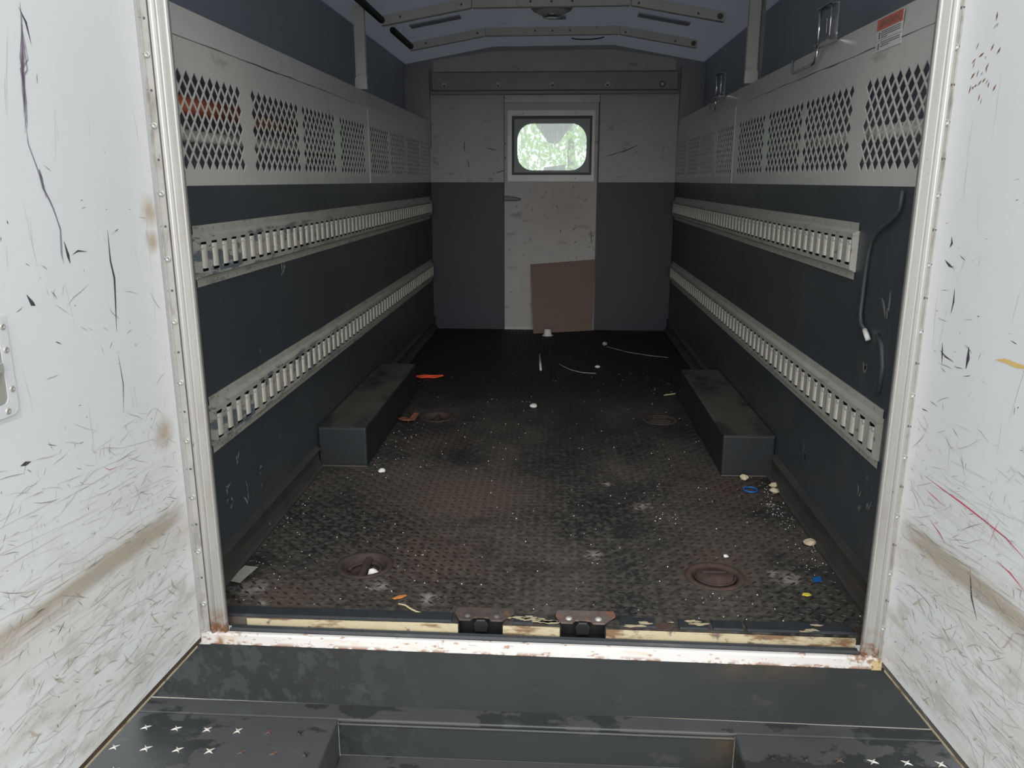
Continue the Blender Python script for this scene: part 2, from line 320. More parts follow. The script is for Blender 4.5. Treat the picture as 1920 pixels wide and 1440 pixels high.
# ------------------------------------------------------------------ ground
struct(MB().box((-40, -40, -.9), (40, 60, -.8)).build('ground', M['ground']), 'pale gravel ground behind and below the truck', 'ground')

# ------------------------------------------------------------------ floor
RINGS = [(-.548, .375), (.598, .362), (-.560, 2.10), (.634, 2.115)]
fl = MB().plate([[(XL, .035), (-.1935, .035), (-.1935, .078), (-.0665, .078), (-.0665, .035), (.1005, .035), (.1005, .078), (.2275, .078), (.2275, .035), (XR, .035), (XR, L), (XL, L)]]+[circ(x, y, .078) for x, y in RINGS], lambda u, v, d: (u, v, -d), .03)
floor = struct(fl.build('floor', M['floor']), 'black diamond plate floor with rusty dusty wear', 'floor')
lg = MB(); P = .0305; i = 0
boxes = [(XL-.01, 1.30, -.75, 2.61), (.79, 1.28, XR+.01, 2.54)]
ny = int((L-.10)/P); nx = int((XR-XL-.06)/P)
for j in range(ny):
    for k in range(nx):
        x = XL+.045+k*P; y = .115+j*P
        if any(a <= x <= c and b <= y <= d for a, b, c, d in boxes): continue
        if y < .13 and (-.225 < x < -.02 or .07 < x < .29): continue
        if any((x-rx)**2+(y-ry)**2 < .105**2 for rx, ry in RINGS): continue
        a = R_(42 if (j+k) % 2 else -42); ca, sa = math.cos(a), math.sin(a); l, w_, h = .0145, .0044, .0024
        def T(u, v, z): return (x+u*ca-v*sa, y+u*sa+v*ca, z)
        lg.add([T(-l, 0, .0002), T(0, -w_, .0002), T(l, 0, .0002), T(0, w_, .0002), T(-l*.62, 0, h), T(0, -w_*.5, h), T(l*.62, 0, h), T(0, w_*.5, h)],
               [(0, 1, 5, 4), (1, 2, 6, 5), (2, 3, 7, 6), (3, 0, 4, 7), (4, 5, 6, 7)])
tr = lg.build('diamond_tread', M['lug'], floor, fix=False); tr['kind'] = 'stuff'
# rounded nosing of the floor edge, chipped
nose = MB()
xs = [XL+.06, -.215]; 
for a, b in ((-.90, -.215), (-.035, .02), (.065, .085), (.272, .37), (.44, .52), (.535, .62), (.63, .925)):
    nose.prism([(.0365, .0005), (.035, .002), (.042, .0062), (.085, .0062), (.095, .0005)], 0, a, b)
nose.build('edge_nosing', M['rubber'], floor)

# ------------------------------------------------------------------ walls
def side_wall(name, x, s, skin, label):
    mb = MB().box((min(x, x+s*.03), .0, -.03), (max(x, x+s*.03), L, ZD))
    o = struct(mb.build(name, M['wall_dark']), label, 'wall')
    q_ = 'left' if s < 0 else 'right'
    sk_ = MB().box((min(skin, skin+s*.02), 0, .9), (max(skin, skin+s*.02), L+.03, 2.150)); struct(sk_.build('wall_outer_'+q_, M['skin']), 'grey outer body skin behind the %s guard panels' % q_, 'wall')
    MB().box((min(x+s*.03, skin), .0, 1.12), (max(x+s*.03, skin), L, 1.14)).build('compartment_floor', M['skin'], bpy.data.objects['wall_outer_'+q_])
    return o
wl = side_wall('wall_left', XL, -1, SL, 'dark painted left side wall of the cargo body')
wr = side_wall('wall_right', XR, 1, SR, 'dark painted right side wall of the cargo body')
def sliver(mb, plane, pts, wd, mi=0, jag=.35):     # thin flat mark along a polyline on a plane
    n = len(pts); P2 = []
    for i, (u, v) in enumerate(pts):
        a = pts[max(i-1, 0)]; b = pts[min(i+1, n-1)]; dx, dy = b[0]-a[0], b[1]-a[1]; l = math.hypot(dx, dy) or 1
        h = wd*.5*(1-.9*abs(2*i/(n-1)-1)**2)*(1+random.uniform(-jag, jag)); P2.append(((u-dy/l*h, v+dx/l*h), (u+dy/l*h, v-dx/l*h)))
    vs = [plane(*q) for p in P2 for q in p]
    mb.add(vs, [(2*i, 2*i+1, 2*i+3, 2*i+2) for i in range(n-1)], mi)
def poly_rand(u, v, ln, ang, n=5, wob=.12):
    P = []; a = ang
    for i in range(n):
        P.append((u, v)); a += random.uniform(-wob, wob); u += math.cos(a)*ln/(n-1); v += math.sin(a)*ln/(n-1)
    return P
for wobj, x, s, specs in ((wl, XL, 1, [(1.02, .93, .07, 1.2, .018), (1.0, .90, .05, 1.1, .010), (.33, .25, .05, 1.3, .012), (.36, .20, .06, 1.9, .012), (.50, .17, .07, 1.5, .010), (.44, .33, .03, 1, .01), (.62, .22, .03, 1, .008), (.85, .27, .05, 1.4, .007)]),
                          (wr, XR, -1, [(.92, .22, .07, 1.6, .010), (.36, .30, .05, 1.9, .010), (.34, .24, .04, 1.8, .010), (.28, .28, .05, 1.6, .012), (.41, .66, .05, 1.4, .02), (.30, .86, .08, 1.5, .02), (1.0, .26, .02, 1, .006)])):
    mb = MB()
    for (y, z, ln, an, wd) in specs:
        for q in range(3): sliver(mb, lambda u, v: (x+s*.0012, u, v), poly_rand(y+random.uniform(-.012, .012), z+random.uniform(-.02, .02), ln*random.uniform(.4, 1), an, 6, .5), wd*random.uniform(.3, 1))
    for q in range(70):
        sliver(mb, lambda u, v: (x+s*.0012, u, v), poly_rand(random.uniform(.1, 3.2), abs(random.gauss(0, .35))+.05, random.uniform(.004, .03), random.uniform(.8, 2.2), 3), random.uniform(.0015, .005))
    q = mb.build('paint_scuffs', M['wall_scuff'] if s < 0 else M['wall_scuff_pale'], wobj); q['kind'] = 'stuff'
    # ribbed cove sealant along the foot of the wall
for nm, x, s in (('baseboard_left', XL, 1), ('baseboard_right', XR, -1)):
    mb = MB()
    for a, b in ((.035, 1.285), (2.61, L)):
        mb.prism([(x, .0), (x+s*.030, .0), (x+s*.032, .008), (x+s*.022, .016), (x+s*.012, .045), (x+s*.012, .082), (x+s*.020, .090), (x+s*.012, .099), (x, .106)], 1, a, b)
    struct(mb.build(nm, M['cove']), 'dark coved sealant strip along the foot of the %s wall' % nm.split('_')[1], 'baseboard')

# ------------------------------------------------------------------ back wall, header and corner panels
LB = L
bw = MB(); dx0, dx1, dz = -.371, .400, 1.905
bw.box((XL-.03, L, -.03), (dx0, L+.03, ZD)).box((dx1, L, -.03), (XR+.03, L+.03, ZD))
wb = struct(bw.build('wall_back', M['back_dark']), 'dark lower bulkhead wall at the front end of the cargo body', 'wall')
up = MB().box((XL-.0, L-.001, ZD), (dx0, L+.03, 1.91)).box((dx1, L-.001, ZD), (XR, L+.03, 1.91)); up.build('upper_panel', M['beige_scuffed'], wb)
MB().prism([(SL, .9), (XL, .9), (XL, 1.89), (XR, 1.89), (XR, .9), (SR, .9), (SR, 2.143), (.49, 2.273), (-.455, 2.267), (SL, 2.143)], 1, L+.001, L+.03).build('arch_panel', M['header'], wb)
for nm, a, b in (('corner_panel', SL, -.965), ('corner_panel', 1.025, SR)):
    MB().box((a, L-.05, 1.5), (b, L-.001, 2.11)).build(nm, M['header'], wb)
MB().prism([(-.937, 2.08), (.985, 2.08), (.985, 2.164), (.49, 2.238), (-.455, 2.230), (-.937, 2.166)], 1, L-.012, L).build('arch_plate', M['beige_scuffed'], wb)
hd = empty('header_box', (0, L-.06, 0)); tag(hd, 'grey sheet metal header above the bulkhead door with five round lamps', 'header')
hb = MB().box((-.945, 0, 1.935), (1.0, .0595, 2.068)).box((-.962, .02, 1.906), (1.007, .0595, 1.935)); hb.build('header_shell', M['header'], hd, bevel=.006)
for x in (-.845, -.414, .017, .450, .879):
    q = MB().lathe((x, 0, 1.973), [(.021, 0), (.023, .004), (.018, .009), (.0145, .007)], 16, 0, 1, -1).lathe((x, 0, 1.973), [(.0145, .006), (.010, .014), (.0, .017)], 16, 1, 1, -1)
    q.build('marker_lamp', [M['rivet'], M['chrome']] if x < .6 else [M['rivet_dark'], M['lens']], hd, smooth=True)

# ------------------------------------------------------------------ bulkhead door
d3 = empty('door_3', (0, L, 0)); struct(d3, 'beige bulkhead door with a rounded window', 'door')
fn = lambda u, v, d: (u, -.012+d, v)
WX0, WX1, WZ0, WZ1 = -.263, .297, 1.320, 1.686
leaf = MB().plate([[(dx0+.004, .012), (dx1-.012, .012), (dx1-.012, 1.845), (dx0+.004, 1.845)], rrect(-.300, 1.292, .333, 1.735, .004, 1)], fn, .04)
leaf.build('door_leaf', M['beige_scuffed'], d3)
MB().box((dx0+.004, -.018, 1.846), (dx1-.006, .02, 1.902)).build('top_strip', M['rib'], d3)
MB().box((dx0, -.016, 0), (dx0+.004, .0, 1.9)).box((dx1-.012, -.010, 0), (dx1, .0, 1.9)).build('side_seal', M['rivet_dark'], d3)
MB().box((dx0+.006, -.020, .004), (dx1-.02, -.012, .024)).build('kick_strip', M['rib'], d3)
fr = MB().plate([[(-.341, 1.233), (.362, 1.233), (.362, 1.786), (-.341, 1.786)], [(-.303, 1.286), (.338, 1.286), (.338, 1.740), (-.303, 1.740)]], lambda u, v, d: (u, -.018+d, v), .006).build('window_frame', M['beige'], d3, bevel=.002)
MB().plate([[(-.306, 1.284), (.340, 1.284), (.340, 1.743), (-.306, 1.743)], [(-.288, 1.303), (.322, 1.303), (.322, 1.722), (-.288, 1.722)]], lambda u, v, d: (u, -.024+d, v), .02).build('window_gasket', M['rubber'], d3)
MB().plate([[(-.290, 1.301), (.324, 1.301), (.324, 1.724), (-.290, 1.724)], rrect(WX0, WZ0, WX1, WZ1, .125, 8)], lambda u, v, d: (u, -.010+d, v), .012).build('inner_plate', M['header'], d3)
MB().box((-.31, .008, 1.28), (.35, .012, 1.75)).build('pane', M['glass'], d3)
for x in (-.215, .210):
    for z in (1.258, 1.763): MB().lathe((x, -.018, z), [(.006, 0), (.005, .003), (0, .004)], 8, 0, 1, -1).build('screw', M['rivet'], d3)
MB().lathe((-.357, -.019, 1.878), [(.009, 0), (.007, .005), (0, .007)], 10, 0, 1, -1).build('screw', M['rivet'], d3)
for z in (1.53, 1.42):
    for x in (-.361, .392): MB().lathe((x, -.014, z), [(.006, 0), (.005, .003), (0, .004)], 8, 0, 1, -1).build('screw', M['rivet_dark'], d3)
hl = MB().prism([(-.372, 1.078), (-.372, 1.112), (-.345, 1.118), (-.26, 1.104), (-.232, 1.097), (-.228, 1.090), (-.245, 1.082), (-.30, 1.078)], 1, -.055, -.035).build('door_handle', M['black_metal'], d3, bevel=.004)
MB().lathe((-.352, -.012, 1.096), [(.014, 0), (.011, .024)], 12, 0, 1, -1).build('handle_boss', M['black_metal'], d3)
mb = MB()
for q in range(46): sliver(mb, lambda u, v: (u, -.0132, v), poly_rand(random.uniform(-.34, .36), random.uniform(.15, 1.2), random.uniform(.01, .05), random.choice((0.1, 1.2, 2, -.6)), 4, .5), random.uniform(.002, .007))
sliver(mb, lambda u, v: (u, -.0132, v), [(.345, .86), (.352, .80), (.356, .745), (.35, .735), (.33, .738)], .006)
q = mb.build('scuff_marks', M['rivet_dark'], d3); q['kind'] = 'stuff'
mb = MB()
for u, v, ln, a in ((.42, 1.42, .33, .22), (-.52, 1.50, .09, -.25), (-.45, 1.30, .10, .05), (-.70, 1.46, .10, 1.5), (-.66, 1.34, .07, 1.7)):
    sliver(mb, lambda x, z: (x, L-.0025, z), poly_rand(u, v, ln, a, 8, .1), .008)
for q in range(30): sliver(mb, lambda u, v: (u, L-.0025, v), poly_rand(random.choice((random.uniform(-.93, -.4), random.uniform(.43, .97))), random.uniform(1.27, 1.6), random.uniform(.01, .04), random.uniform(0, 3), 3, .4), random.uniform(.002, .005))
q = mb.build('scuff_marks', M['rivet_dark'], wb); q['kind'] = 'stuff'

# ------------------------------------------------------------------ roof, ribs, posts
rf = [(SL-.01, 2.142), (-.455, 2.268), (.49, 2.274), (SR+.01, 2.142)]
struct(MB().prism(rf, 1, -.02, L+.03, closed=False).build('ceiling', roof_mat(M['roof']), fix=False), 'grey three sided roof skin above the cargo bay', 'ceiling')
for n, (y, lab) in enumerate(((.2, None), (1.12, None), (2.05, None), (2.99, 'nearer pale three piece roof rib, dome light hangs just behind it'), (3.93, 'farther pale roof rib in front of the arched bulkhead top'))):
    if lab is None: continue
    rb = empty('roof_rib', (0, y, 0)); tag(rb, lab, 'roof rib', 'roof ribs of the cargo body')
    for (xa, za, xb, zb) in ((-.975, 2.170, -.440, 2.262), (-.440, 2.262, .475, 2.266), (.475, 2.266, 1.015, 2.172)):
        e = .003
        MB().add([(xa+e, 0, za-.052), (xb-e, 0, zb-.052), (xb-e, 0, zb+.001), (xa+e, 0, za+.001), (xa+e, .045, za-.052), (xb-e, .045, zb-.052), (xb-e, .045, zb+.001), (xa+e, .045, za+.001)],
                 [(0, 1, 2, 3), (4, 7, 6, 5), (0, 4, 5, 1), (3, 2, 6, 7), (0, 3, 7, 4), (1, 5, 6, 2)]).build('rib_segment', M['rib'], rb, bevel=.003)
    for x in (-.86, -.50, -.10, .02, .14, .52, .86):
        z = 2.239 if abs(x) < .44 else 2.238-(abs(x)-.44)*.172
        MB().lathe((x, 0, z), [(.007, 0), (.006, .004), (0, .005)], 8, 0, 1, -1).build('bolt', M['rivet_dark'], rb)
    MB().lathe((.985, 0, 2.151), [(.017, 0), (.014, .006), (0, .007)], 12, 0, 1, -1).build('end_plug', M['rivet_dark'], rb)
# patch marks and gusset plates on the roof skin between the ribs
gp = MB()
for (x, y) in ((-.72, 3.45), (.72, 3.45), (-.72, 2.6), (.72, 2.6), (.05, 3.62)):
    w2 = .16 if abs(x) > .3 else .06
    z = 2.266 if abs(x) < .4 else 2.264-(abs(x)-.46)*.178
    k = 0 if abs(x) < .4 else (.178 if x < 0 else -.178)
    gp.add([(x-w2, y-.05, z-w2*k-.004), (x+w2, y-.05, z+w2*k-.004), (x+w2, y+.05, z+w2*k-.004), (x-w2, y+.05, z-w2*k-.004), (x-w2, y-.05, z-w2*k+.004), (x+w2, y-.05, z+w2*k+.004), (x+w2, y+.05, z+w2*k+.004), (x-w2, y+.05, z-w2*k+.004)],
           [(0, 1, 2, 3), (4, 7, 6, 5), (0, 4, 5, 1), (3, 2, 6, 7), (0, 3, 7, 4), (1, 5, 6, 2)])
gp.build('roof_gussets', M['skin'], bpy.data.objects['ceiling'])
cv = empty('roof_cable_loop', (.33, 4.35, 2.25)); 
mb = MB().tube([(-.17, 0, .0), (-.14, 0, -.012), (-.05, 0, -.018), (.06, 0, -.016), (.15, 0, -.004), (.19, 0, .008)], .007, 8)
bpy.data.objects.remove(cv); o = mb.build('roof_cable', M['black']); o.location = (.27, 4.35, 2.258); o.scale = (.66, 1, .6); tag(o, 'short black cable sagging below the roof behind the farther rib', 'cable')
for nm, (x, y0, y1, lab) in enumerate(((-.96, 2.30, 2.96, 'nearer length of black loom tube along the left eave'), (-.96, 3.25, 3.91, 'farther length of black loom tube along the left eave'))):
    mb = MB(); nseg = 22
    pts = [(x, y0+(y1-y0)*k/nseg, 2.140) for k in range(nseg+1)]
    mb.tube(pts, [.021 if k % 2 else .016 for k in range(nseg+1)], 10)
    tag(mb.build('loom_tube', M['black'], smooth=True), lab, 'loom tube')
dl = empty('dome_light', (.02, 3.30, 2.270)); tag(dl, 'round unlit dome light on the roof between the two ribs', 'dome light')
MB().lathe((0, 0, 0), [(.125, 0), (.128, -.01), (.115, -.024), (.098, -.026)], 28).build('lamp_base', M['header'], dl, smooth=True)
MB().lathe((0, 0, 0), [(.098, -.024), (.088, -.038), (.055, -.050), (0, -.054)], 28).build('lamp_lens', M['dome'], dl, smooth=True)
MB().lathe((0, 0, 0), [(.06, -.045), (.055, -.062), (.03, -.066), (.0, -.067)], 20).build('lens_cap', M['chrome'], dl, smooth=True)
for nm, (x0, x1, y, lab) in enumerate(((XL-.055, XL+.002, 2.555, 'pale upright post rising from the left guard panel to the roof'), (XR-.002, XR+.055, 2.38, 'pale upright post rising from the right guard panel to the roof'))):
    p = empty('upright_post', ((x0+x1)/2, y, 1.722)); tag(p, lab, 'post')
    hw = (x1-x0)/2
    MB().box((-hw, 0, 0), (hw, .035, .425)).build('post_face', M['rib'], p, bevel=.002)
    s = 1 if x0 < 0 else -1
    MB().box((-s*hw-.004, .0355, 0), (-s*hw+.03, .075, .425)).build('post_flange', M['header'], p)
    MB().box((-hw-.004, -.006, 0), (hw+.004, -.0005, .06)).build('foot_plate', M['beige'], p)

# ------------------------------------------------------------------ guard panels with diamond mesh
def lattice(y0, y1, z0, z1, nx, rows, th):
    """diamond mesh filling a rectangle: nx diamonds across, rows staggered rows"""
    mb = MB(); a = (y1-y0)/nx; hz = (z1-z0)/(rows+1)
    for r in range(rows):
        n = nx if r % 2 == 0 else nx-1
        for c in range(n):
            cy = y0+a*(.5 if r % 2 == 0 else 1)+a*c; cz = z0+hz*(r+1)
            k = .85
            O = [(cy-a/2, cz), (cy, cz-hz), (cy+a/2, cz), (cy, cz+hz)]; I = [(cy-a/2*k, cz), (cy, cz-hz*k), (cy+a/2*k, cz), (cy, cz+hz*k)]
            vs = [(0, u, v) for u, v in O+I]+[(th, u, v) for u, v in O+I]
            fs = []
            for i in range(4):
                j = (i+1) % 4; fs += [(i, j, 4+j, 4+i), (8+i, 12+i, 12+j, 8+j), (4+i, 4+j, 12+j, 12+i)]
            mb.add(vs, fs)
    # solid half cells at the borders
    for r in range(rows):
        if r % 2:
            for sgn, e in ((1, y0), (-1, y1)):
                cz = z0+hz*(r+1); mb.add([(0, e, cz-hz), (0, e+sgn*a/2, cz), (0, e, cz+hz), (th, e, cz-hz), (th, e+sgn*a/2, cz), (th, e, cz+hz)], [(0, 1, 2), (3, 5, 4), (0, 1, 4, 3), (1, 2, 5, 4)])
    for c in range(nx+1):
        for zb, s in ((z0, 1), (z1, -1)):
            cy = y0+a*c; u0 = max(y0, cy-a/2); u1 = min(y1, cy+a/2)
            mb.add([(0, u0, zb), (0, u1, zb), (0, cy, zb+s*hz), (th, u0, zb), (th, u1, zb), (th, cy, zb+s*hz)], [(0, 1, 2), (3, 5, 4), (1, 2, 5, 4), (2, 0, 3, 5)])
    return mb
Z0, Z1, ZT = 1.262, 1.548, 1.712
def guard(x, s, y0, y1, zones, label, grp):
    e = empty('guard_panel', (x, y0, ZD)); tag(e, label, 'guard panel', grp)
    th = s*.003; mb = MB()
    def q(a, b, c, d, t0=0, t1=0):
        mb.add([(t0, a-y0, b-ZD), (t0, c-y0, b-ZD), (t1, c-y0, d-ZD), (t1, a-y0, d-ZD), (t0+th, a-y0, b-ZD), (t0+th, c-y0, b-ZD), (t1+th, c-y0, d-ZD), (t1+th, a-y0, d-ZD)],
               [(0, 1, 2, 3), (4, 7, 6, 5), (0, 4, 5, 1), (1, 5, 6, 2), (2, 6, 7, 3), (3, 7, 4, 0)])
    q(y0, ZD, y1, Z0); q(y0, Z1, y1, 1.632); q(y0, 1.632, y1, ZT, 0, s*.010)
    c = y0
    for a, b in zones: q(c, Z0, a, Z1); c = b
    q(c, Z0, y1, Z1)
    q(y0, ZT-.0, y1, ZT+.006, s*.010, s*.03)
    sh = mb.build('panel_sheet', M['beige'], e)
    for a, b in zones:
        lattice(a-y0, b-y0, Z0-ZD, Z1-ZD, 9, 9, th).build('mesh_screen', M['beige'], sh)
    if y0 < 1:
        ck = MB(); pts = [(.03+k*.12, 1.628-ZD+random.uniform(-.002, .002)) for k in range(20)]; sliver(ck, lambda u, v: (-s*.0008, u, v), pts, .0035, jag=.6)
        ck.build('seam_crack', M['rivet_dark'], sh)
    MB().box((min(0, -s*.003), 0, 0), (max(0, -s*.003), .008, ZT-ZD-.09)).build('end_flange', M['rib'], sh)
    return e
gl = 'guard panels along the side walls'
guard(XL, -1, .02, 2.555, [(.245, .725), (.805, 1.335), (1.370, 1.880), (1.955, 2.475)], 'nearer left beige guard panel, orange tube behind its diamond mesh', gl)
guard(XL, -1, 2.560, L-.052, [(2.600, 3.105), (3.170, 3.645), (3.735, 4.235), (4.280, 4.700)], 'farther left beige guard panel with diamond mesh, reaching the bulkhead', gl)
guard(XR, 1, .02, 2.555, [(.150, .655), (.750, 1.285), (1.305, 1.850), (1.900, 2.460)], 'nearer right beige guard panel with diamond mesh and a warning label', gl)
guard(XR, 1, 2.560, L-.052, [(2.600, 3.060), (3.170, 3.610), (3.690, 4.170), (4.265, 4.700)], 'farther right beige guard panel with diamond mesh, reaching the bulkhead', gl)
# things behind the mesh
o = MB().tube([(-1.09, .05, 1.466), (-1.09, 1.02, 1.470)], .028, 14).build('orange_tube', M['orange'], smooth=True); tag(o, 'orange tube lying behind the nearer left diamond mesh', 'tube')
o = MB().tube([(-1.10, 1.12, 1.46), (-1.10, 1.70, 1.462)], .024, 14).build('orange_tube', M['leaf_brown'], smooth=True); tag(o, 'duller brown end tube behind the second left diamond mesh', 'tube')
o = MB().tube([(-1.08, .05, 1.374), (-1.08, 2.5, 1.374)], .020, 12).build('rail_tube', M['grey_tube'], smooth=True); tag(o, 'pale grey rail behind the left diamond mesh below the orange tube', 'rail')
o = MB().tube([(1.09, .05, 1.388), (1.09, 2.5, 1.388)], .021, 12).build('rail_tube', M['grey_tube'], smooth=True); tag(o, 'pale grey rail behind the right diamond mesh', 'rail')
for s, x, a, b in ((0, -1.09, -1.165, -1.04), (1, 1.09, 1.04, 1.205)):
    for y in (.6, 1.8): pass

# ------------------------------------------------------------------ cargo tracks
PIT_ = .0762
def rung_mesh(h, flat):
    mb = MB(); n = 5; w = .0172; zt = h/2-.0065; zb = -h/2+.009
    pts = [(-w, -.001)]+[(-w*math.cos(math.pi*k/n), .0005+.0055*math.sin(math.pi*k/n)) for k in range(n+1)]+[(w, -.001)]
    vs = [(p[1], p[0], zb) for p in pts]+[(p[1], p[0], zt) for p in pts]; m = len(pts)
    mb.add(vs, [(i, i+1, i+1+m, i+m) for i in range(m-1)])
    return mb
def track(x, s, y0, zc, label):
    """s=+1: faces +x"""
    e = empty('cargo_track', (x, y0, zc)); tag(e, label, 'cargo track', 'slotted cargo tracks on the side walls')
    d = s*.020; n = int((L-.02-y0-.04)/PIT_); hs = .0425; wl_ = .0195; ht = .0885
    c0 = .028; end = c0+PIT_*(n-1)+.05; end = min(end, L-.012-y0)
    mb = MB()
    def quad(xa, za, xb, zb, ya=0, yb=None):
        yb = end if yb is None else yb
        mb.add([(xa, ya, za), (xa, yb, za), (xb, yb, zb), (xb, ya, zb)], [(0, 1, 2, 3)])
    quad(s*.003, ht, s*.003, ht-.024); quad(s*.003, -ht, s*.003, -ht+.024)
    quad(s*.003, ht-.024, d, ht-.032); quad(s*.003, -ht+.024, d, -ht+.032)
    quad(0, ht, s*.003, ht); quad(0, -ht, s*.003, -ht)
    quad(d, ht-.032, d, hs); quad(d, -ht+.032, d, -hs)
    prev = 0
    for i in range(n):
        a = c0+PIT_*i-wl_; quad(d, hs, d, -hs, prev, a); prev = c0+PIT_*i+wl_
    quad(d, hs, d, -hs, prev, end)
    # closed near end
    for ye in (0, end): mb.add([(0, ye, ht-.024), (0, ye, -ht+.024), (d, ye, -ht+.032), (d, ye, ht-.032), (s*.003, ye, ht-.024), (s*.003, ye, -ht+.024)], [(0, 1, 5, 4), (4, 5, 2, 3)])
    r = mb.build('track_rail', M['track'] if s > 0 else M['track_right'], e, fix=False)
    src = rung_mesh(2*hs, 0); ro = None
    for i in range(n):
        if ro is None:
            ro = src.build('rung', M['rung'], e, smooth=True); 
            if s < 0: 
                for v in ro.data.vertices: v.co.x *= -1
            ro.location = (d, c0, 0)
        else:
            o = ro.copy(); col.objects.link(o); o.parent = e; o.location = (d, c0+PIT_*i, 0)
    pk = MB()
    for i in range(n):
        for zz in (ht-.011, -ht+.011):
            y = c0+PIT_*(i+.5) if c0+PIT_*(i+.5) < end else end-.01; pk.box((min(s*.002, s*.0045), y-.0015, zz-.0045), (max(s*.002, s*.0045), y+.0015, zz+.0045))
    q = pk.build('flange_nails', M['nail'], e); q['kind'] = 'stuff'
    return e
track(XL, 1, .289-.028, 1.0235, 'upper cargo track on the left wall, peeling paint at its near end')
track(XL, 1, .291-.028, .512, 'lower cargo track on the left wall above the wheel box')
track(XR, -1, .608-.028, 1.0235, 'upper cargo track on the right wall, stopping short of the rear frame')
track(XR, -1, .266-.028, .512, 'lower cargo track on the right wall above the wheel box')

# ------------------------------------------------------------------ wheel boxes
for nm, (x0, x1, y0, y1, h, lab) in enumerate(((XL+.002, -.756, 1.312, 2.60, .183, 'dark left wheel box with a dusty streaked top'), (.795, XR-.002, 1.288, 2.53, .186, 'dark right wheel box with an evenly dusty top'))):
    e = empty('wheel_box', ((x0+x1)/2, y0, 0)); tag(e, lab, 'wheel box')
    hw = (x1-x0)/2; mb = MB().box((-hw, 0, .001), (hw, y1-y0, h))
    mb.m = [0, 1, 0, 0, 0, 0]
    mb.build('box_shell', [M['box'], M['box_top']], e, bevel=.010, seg=3)
    s = -1 if x0 < 0 else 1
    MB().tube([(-hw, -.004, .004), (hw, -.004, .004)], .006, 6).build('foot_weld', M['cove'], e)

# ------------------------------------------------------------------ rings in the floor
def ring(x, y, lab, openp, m):
    e = empty('tie_down_ring', (x, y, 0)); tag(e, lab, 'tie-down ring', 'recessed tie down rings in the floor')
    MB().lathe((0, 0, 0), [(.0775, -.029), (.0775, -.001), (.094, .0005), (.094, .004), (.088, .006), (.079, .006), (.073, .0), (.070, -.026)], 32).build('rim', m, e, smooth=True)
    MB().lathe((0, 0, 0), [(.074, -.010), (.070, -.020), (.05, -.028), (0, -.029)], 28).build('pan', M['rust_dark'], e, smooth=True)
    if openp:
        mb = MB().prism([(-.014, -.028), (.014, -.028), (.013, -.008), (.006, .001), (-.006, .001), (-.013, -.008)], 1, -.066, .066); mb.build('cross_bar', M['rust_dark'], e, bevel=.002)
        MB().tube([(.052*math.cos(a), .052*math.sin(a), -.017) for a in [math.pi*k/12-.2 for k in range(14)]], .006, 8).build('pull_ring', m, e, smooth=True)
    else:
        MB().lathe((0, -.004, 0), [(.060, -.02), (.060, .001), (.056, .006), (.040, .005), (.038, .007), (0, .008)], 28).build('lid', m, e, smooth=True)
        MB().box((-.038, .012, .006), (.040, .022, .012)).build('lid_slot', M['rust_dark'], e, bevel=.003)
        MB().tube([(.064*math.cos(a), .064*math.sin(a)-.002, .004) for a in [math.pi*(k/12)+math.pi for k in range(13)]], .004, 8).build('pull_ring', M['rust_dark'], e, smooth=True)
ring(*RINGS[0], 'rusty open tie-down ring near the sill on the left, a white chunk in it', True, M['rust_dark'])
ring(*RINGS[1], 'rusty closed tie-down ring near the sill on the right', False, M['rust'])
ring(*RINGS[2], 'dark tie-down ring beside the left wheel box', True, M['rust_dark'])
ring(*RINGS[3], 'dark flat tie-down ring beside the right wheel box', False, M['rust_dark'])

# ------------------------------------------------------------------ latch hooks, warning label, conduit on the right
def latch(x, y, zb, zt, tipy, tipz, lab, sc_=1.0):
    e = empty('rod_latch', (x, y, zb)); tag(e, lab, 'latch')
    H = zt-zb; d = .062*sc_
    # guide bracket: back plate with two lugs and a wire cage, rod down the near side
    MB().box((.012, -d, .0), (.016, d*.25, H)).build('back_plate', M['header'], e)
    MB().box((-.022, -d*1.1, -.004), (.016, d*1.15, .0)).build('guide_lug', M['chrome'], e); MB().box((-.018, -d*.9, H-.003), (.016, d*1.1, H)).build('guide_lug', M['chrome'], e)
    MB().tube([(-.010, d, -.01), (-.010, d, H)], .0062, 10).build('slide_rod', M['chrome'], e, smooth=True)
    MB().tube([(-.006, d*.8, H-.006), (-.006, -d*.7, H-.006), (-.006, -d*.8, H-.018), (-.006, -d*.8, .018), (-.006, -d*.7, .006), (-.006, d*.8, .004)], .0028, 8).build('wire_cage', M['chrome'], e, smooth=True)
    MB().tube([(-.004, 0, H*.25), (-.004, 0, H*.65)], .0026, 6).build('release_pin', M['chrome'], e)
    MB().tube([(-.010, d, -.008), (-.010, d, tipz-zb+.03), (-.010, d+.02, tipz-zb+.004), (-.010, d+.06, tipz-zb), (-.010, tipy-y-.02, tipz-zb), (-.010, tipy-y, tipz-zb+.012), (-.010, tipy-y, tipz-zb+.05)], .0062, 10).build('bent_rod', M['chrome'], e, smooth=True)
    MB().lathe((0, -d*1.75, .012), [(.008, 0), (.006, .005), (0, .006)], 10, 0, 0, -1).build('bolt', M['rivet'], e)
latch(XR-.012, 1.055, 1.712, 1.832, 1.432, 1.652, 'chrome rod latch above the nearer right guard panel, rod bent into a hook')
latch(XR-.012, 2.985, 1.715, 1.842, 3.25, 1.650, 'small chrome rod latch above the farther right guard panel')
st = empty('warning_label', (XR-.0015, .51, 1.656)); tag(st, 'red and white warning label at the top of the nearer right guard panel', 'label')
MB().box((-.0006, -.094, -.045), (.0006, .094, .045)).build('label_film', M['label_white'], st)
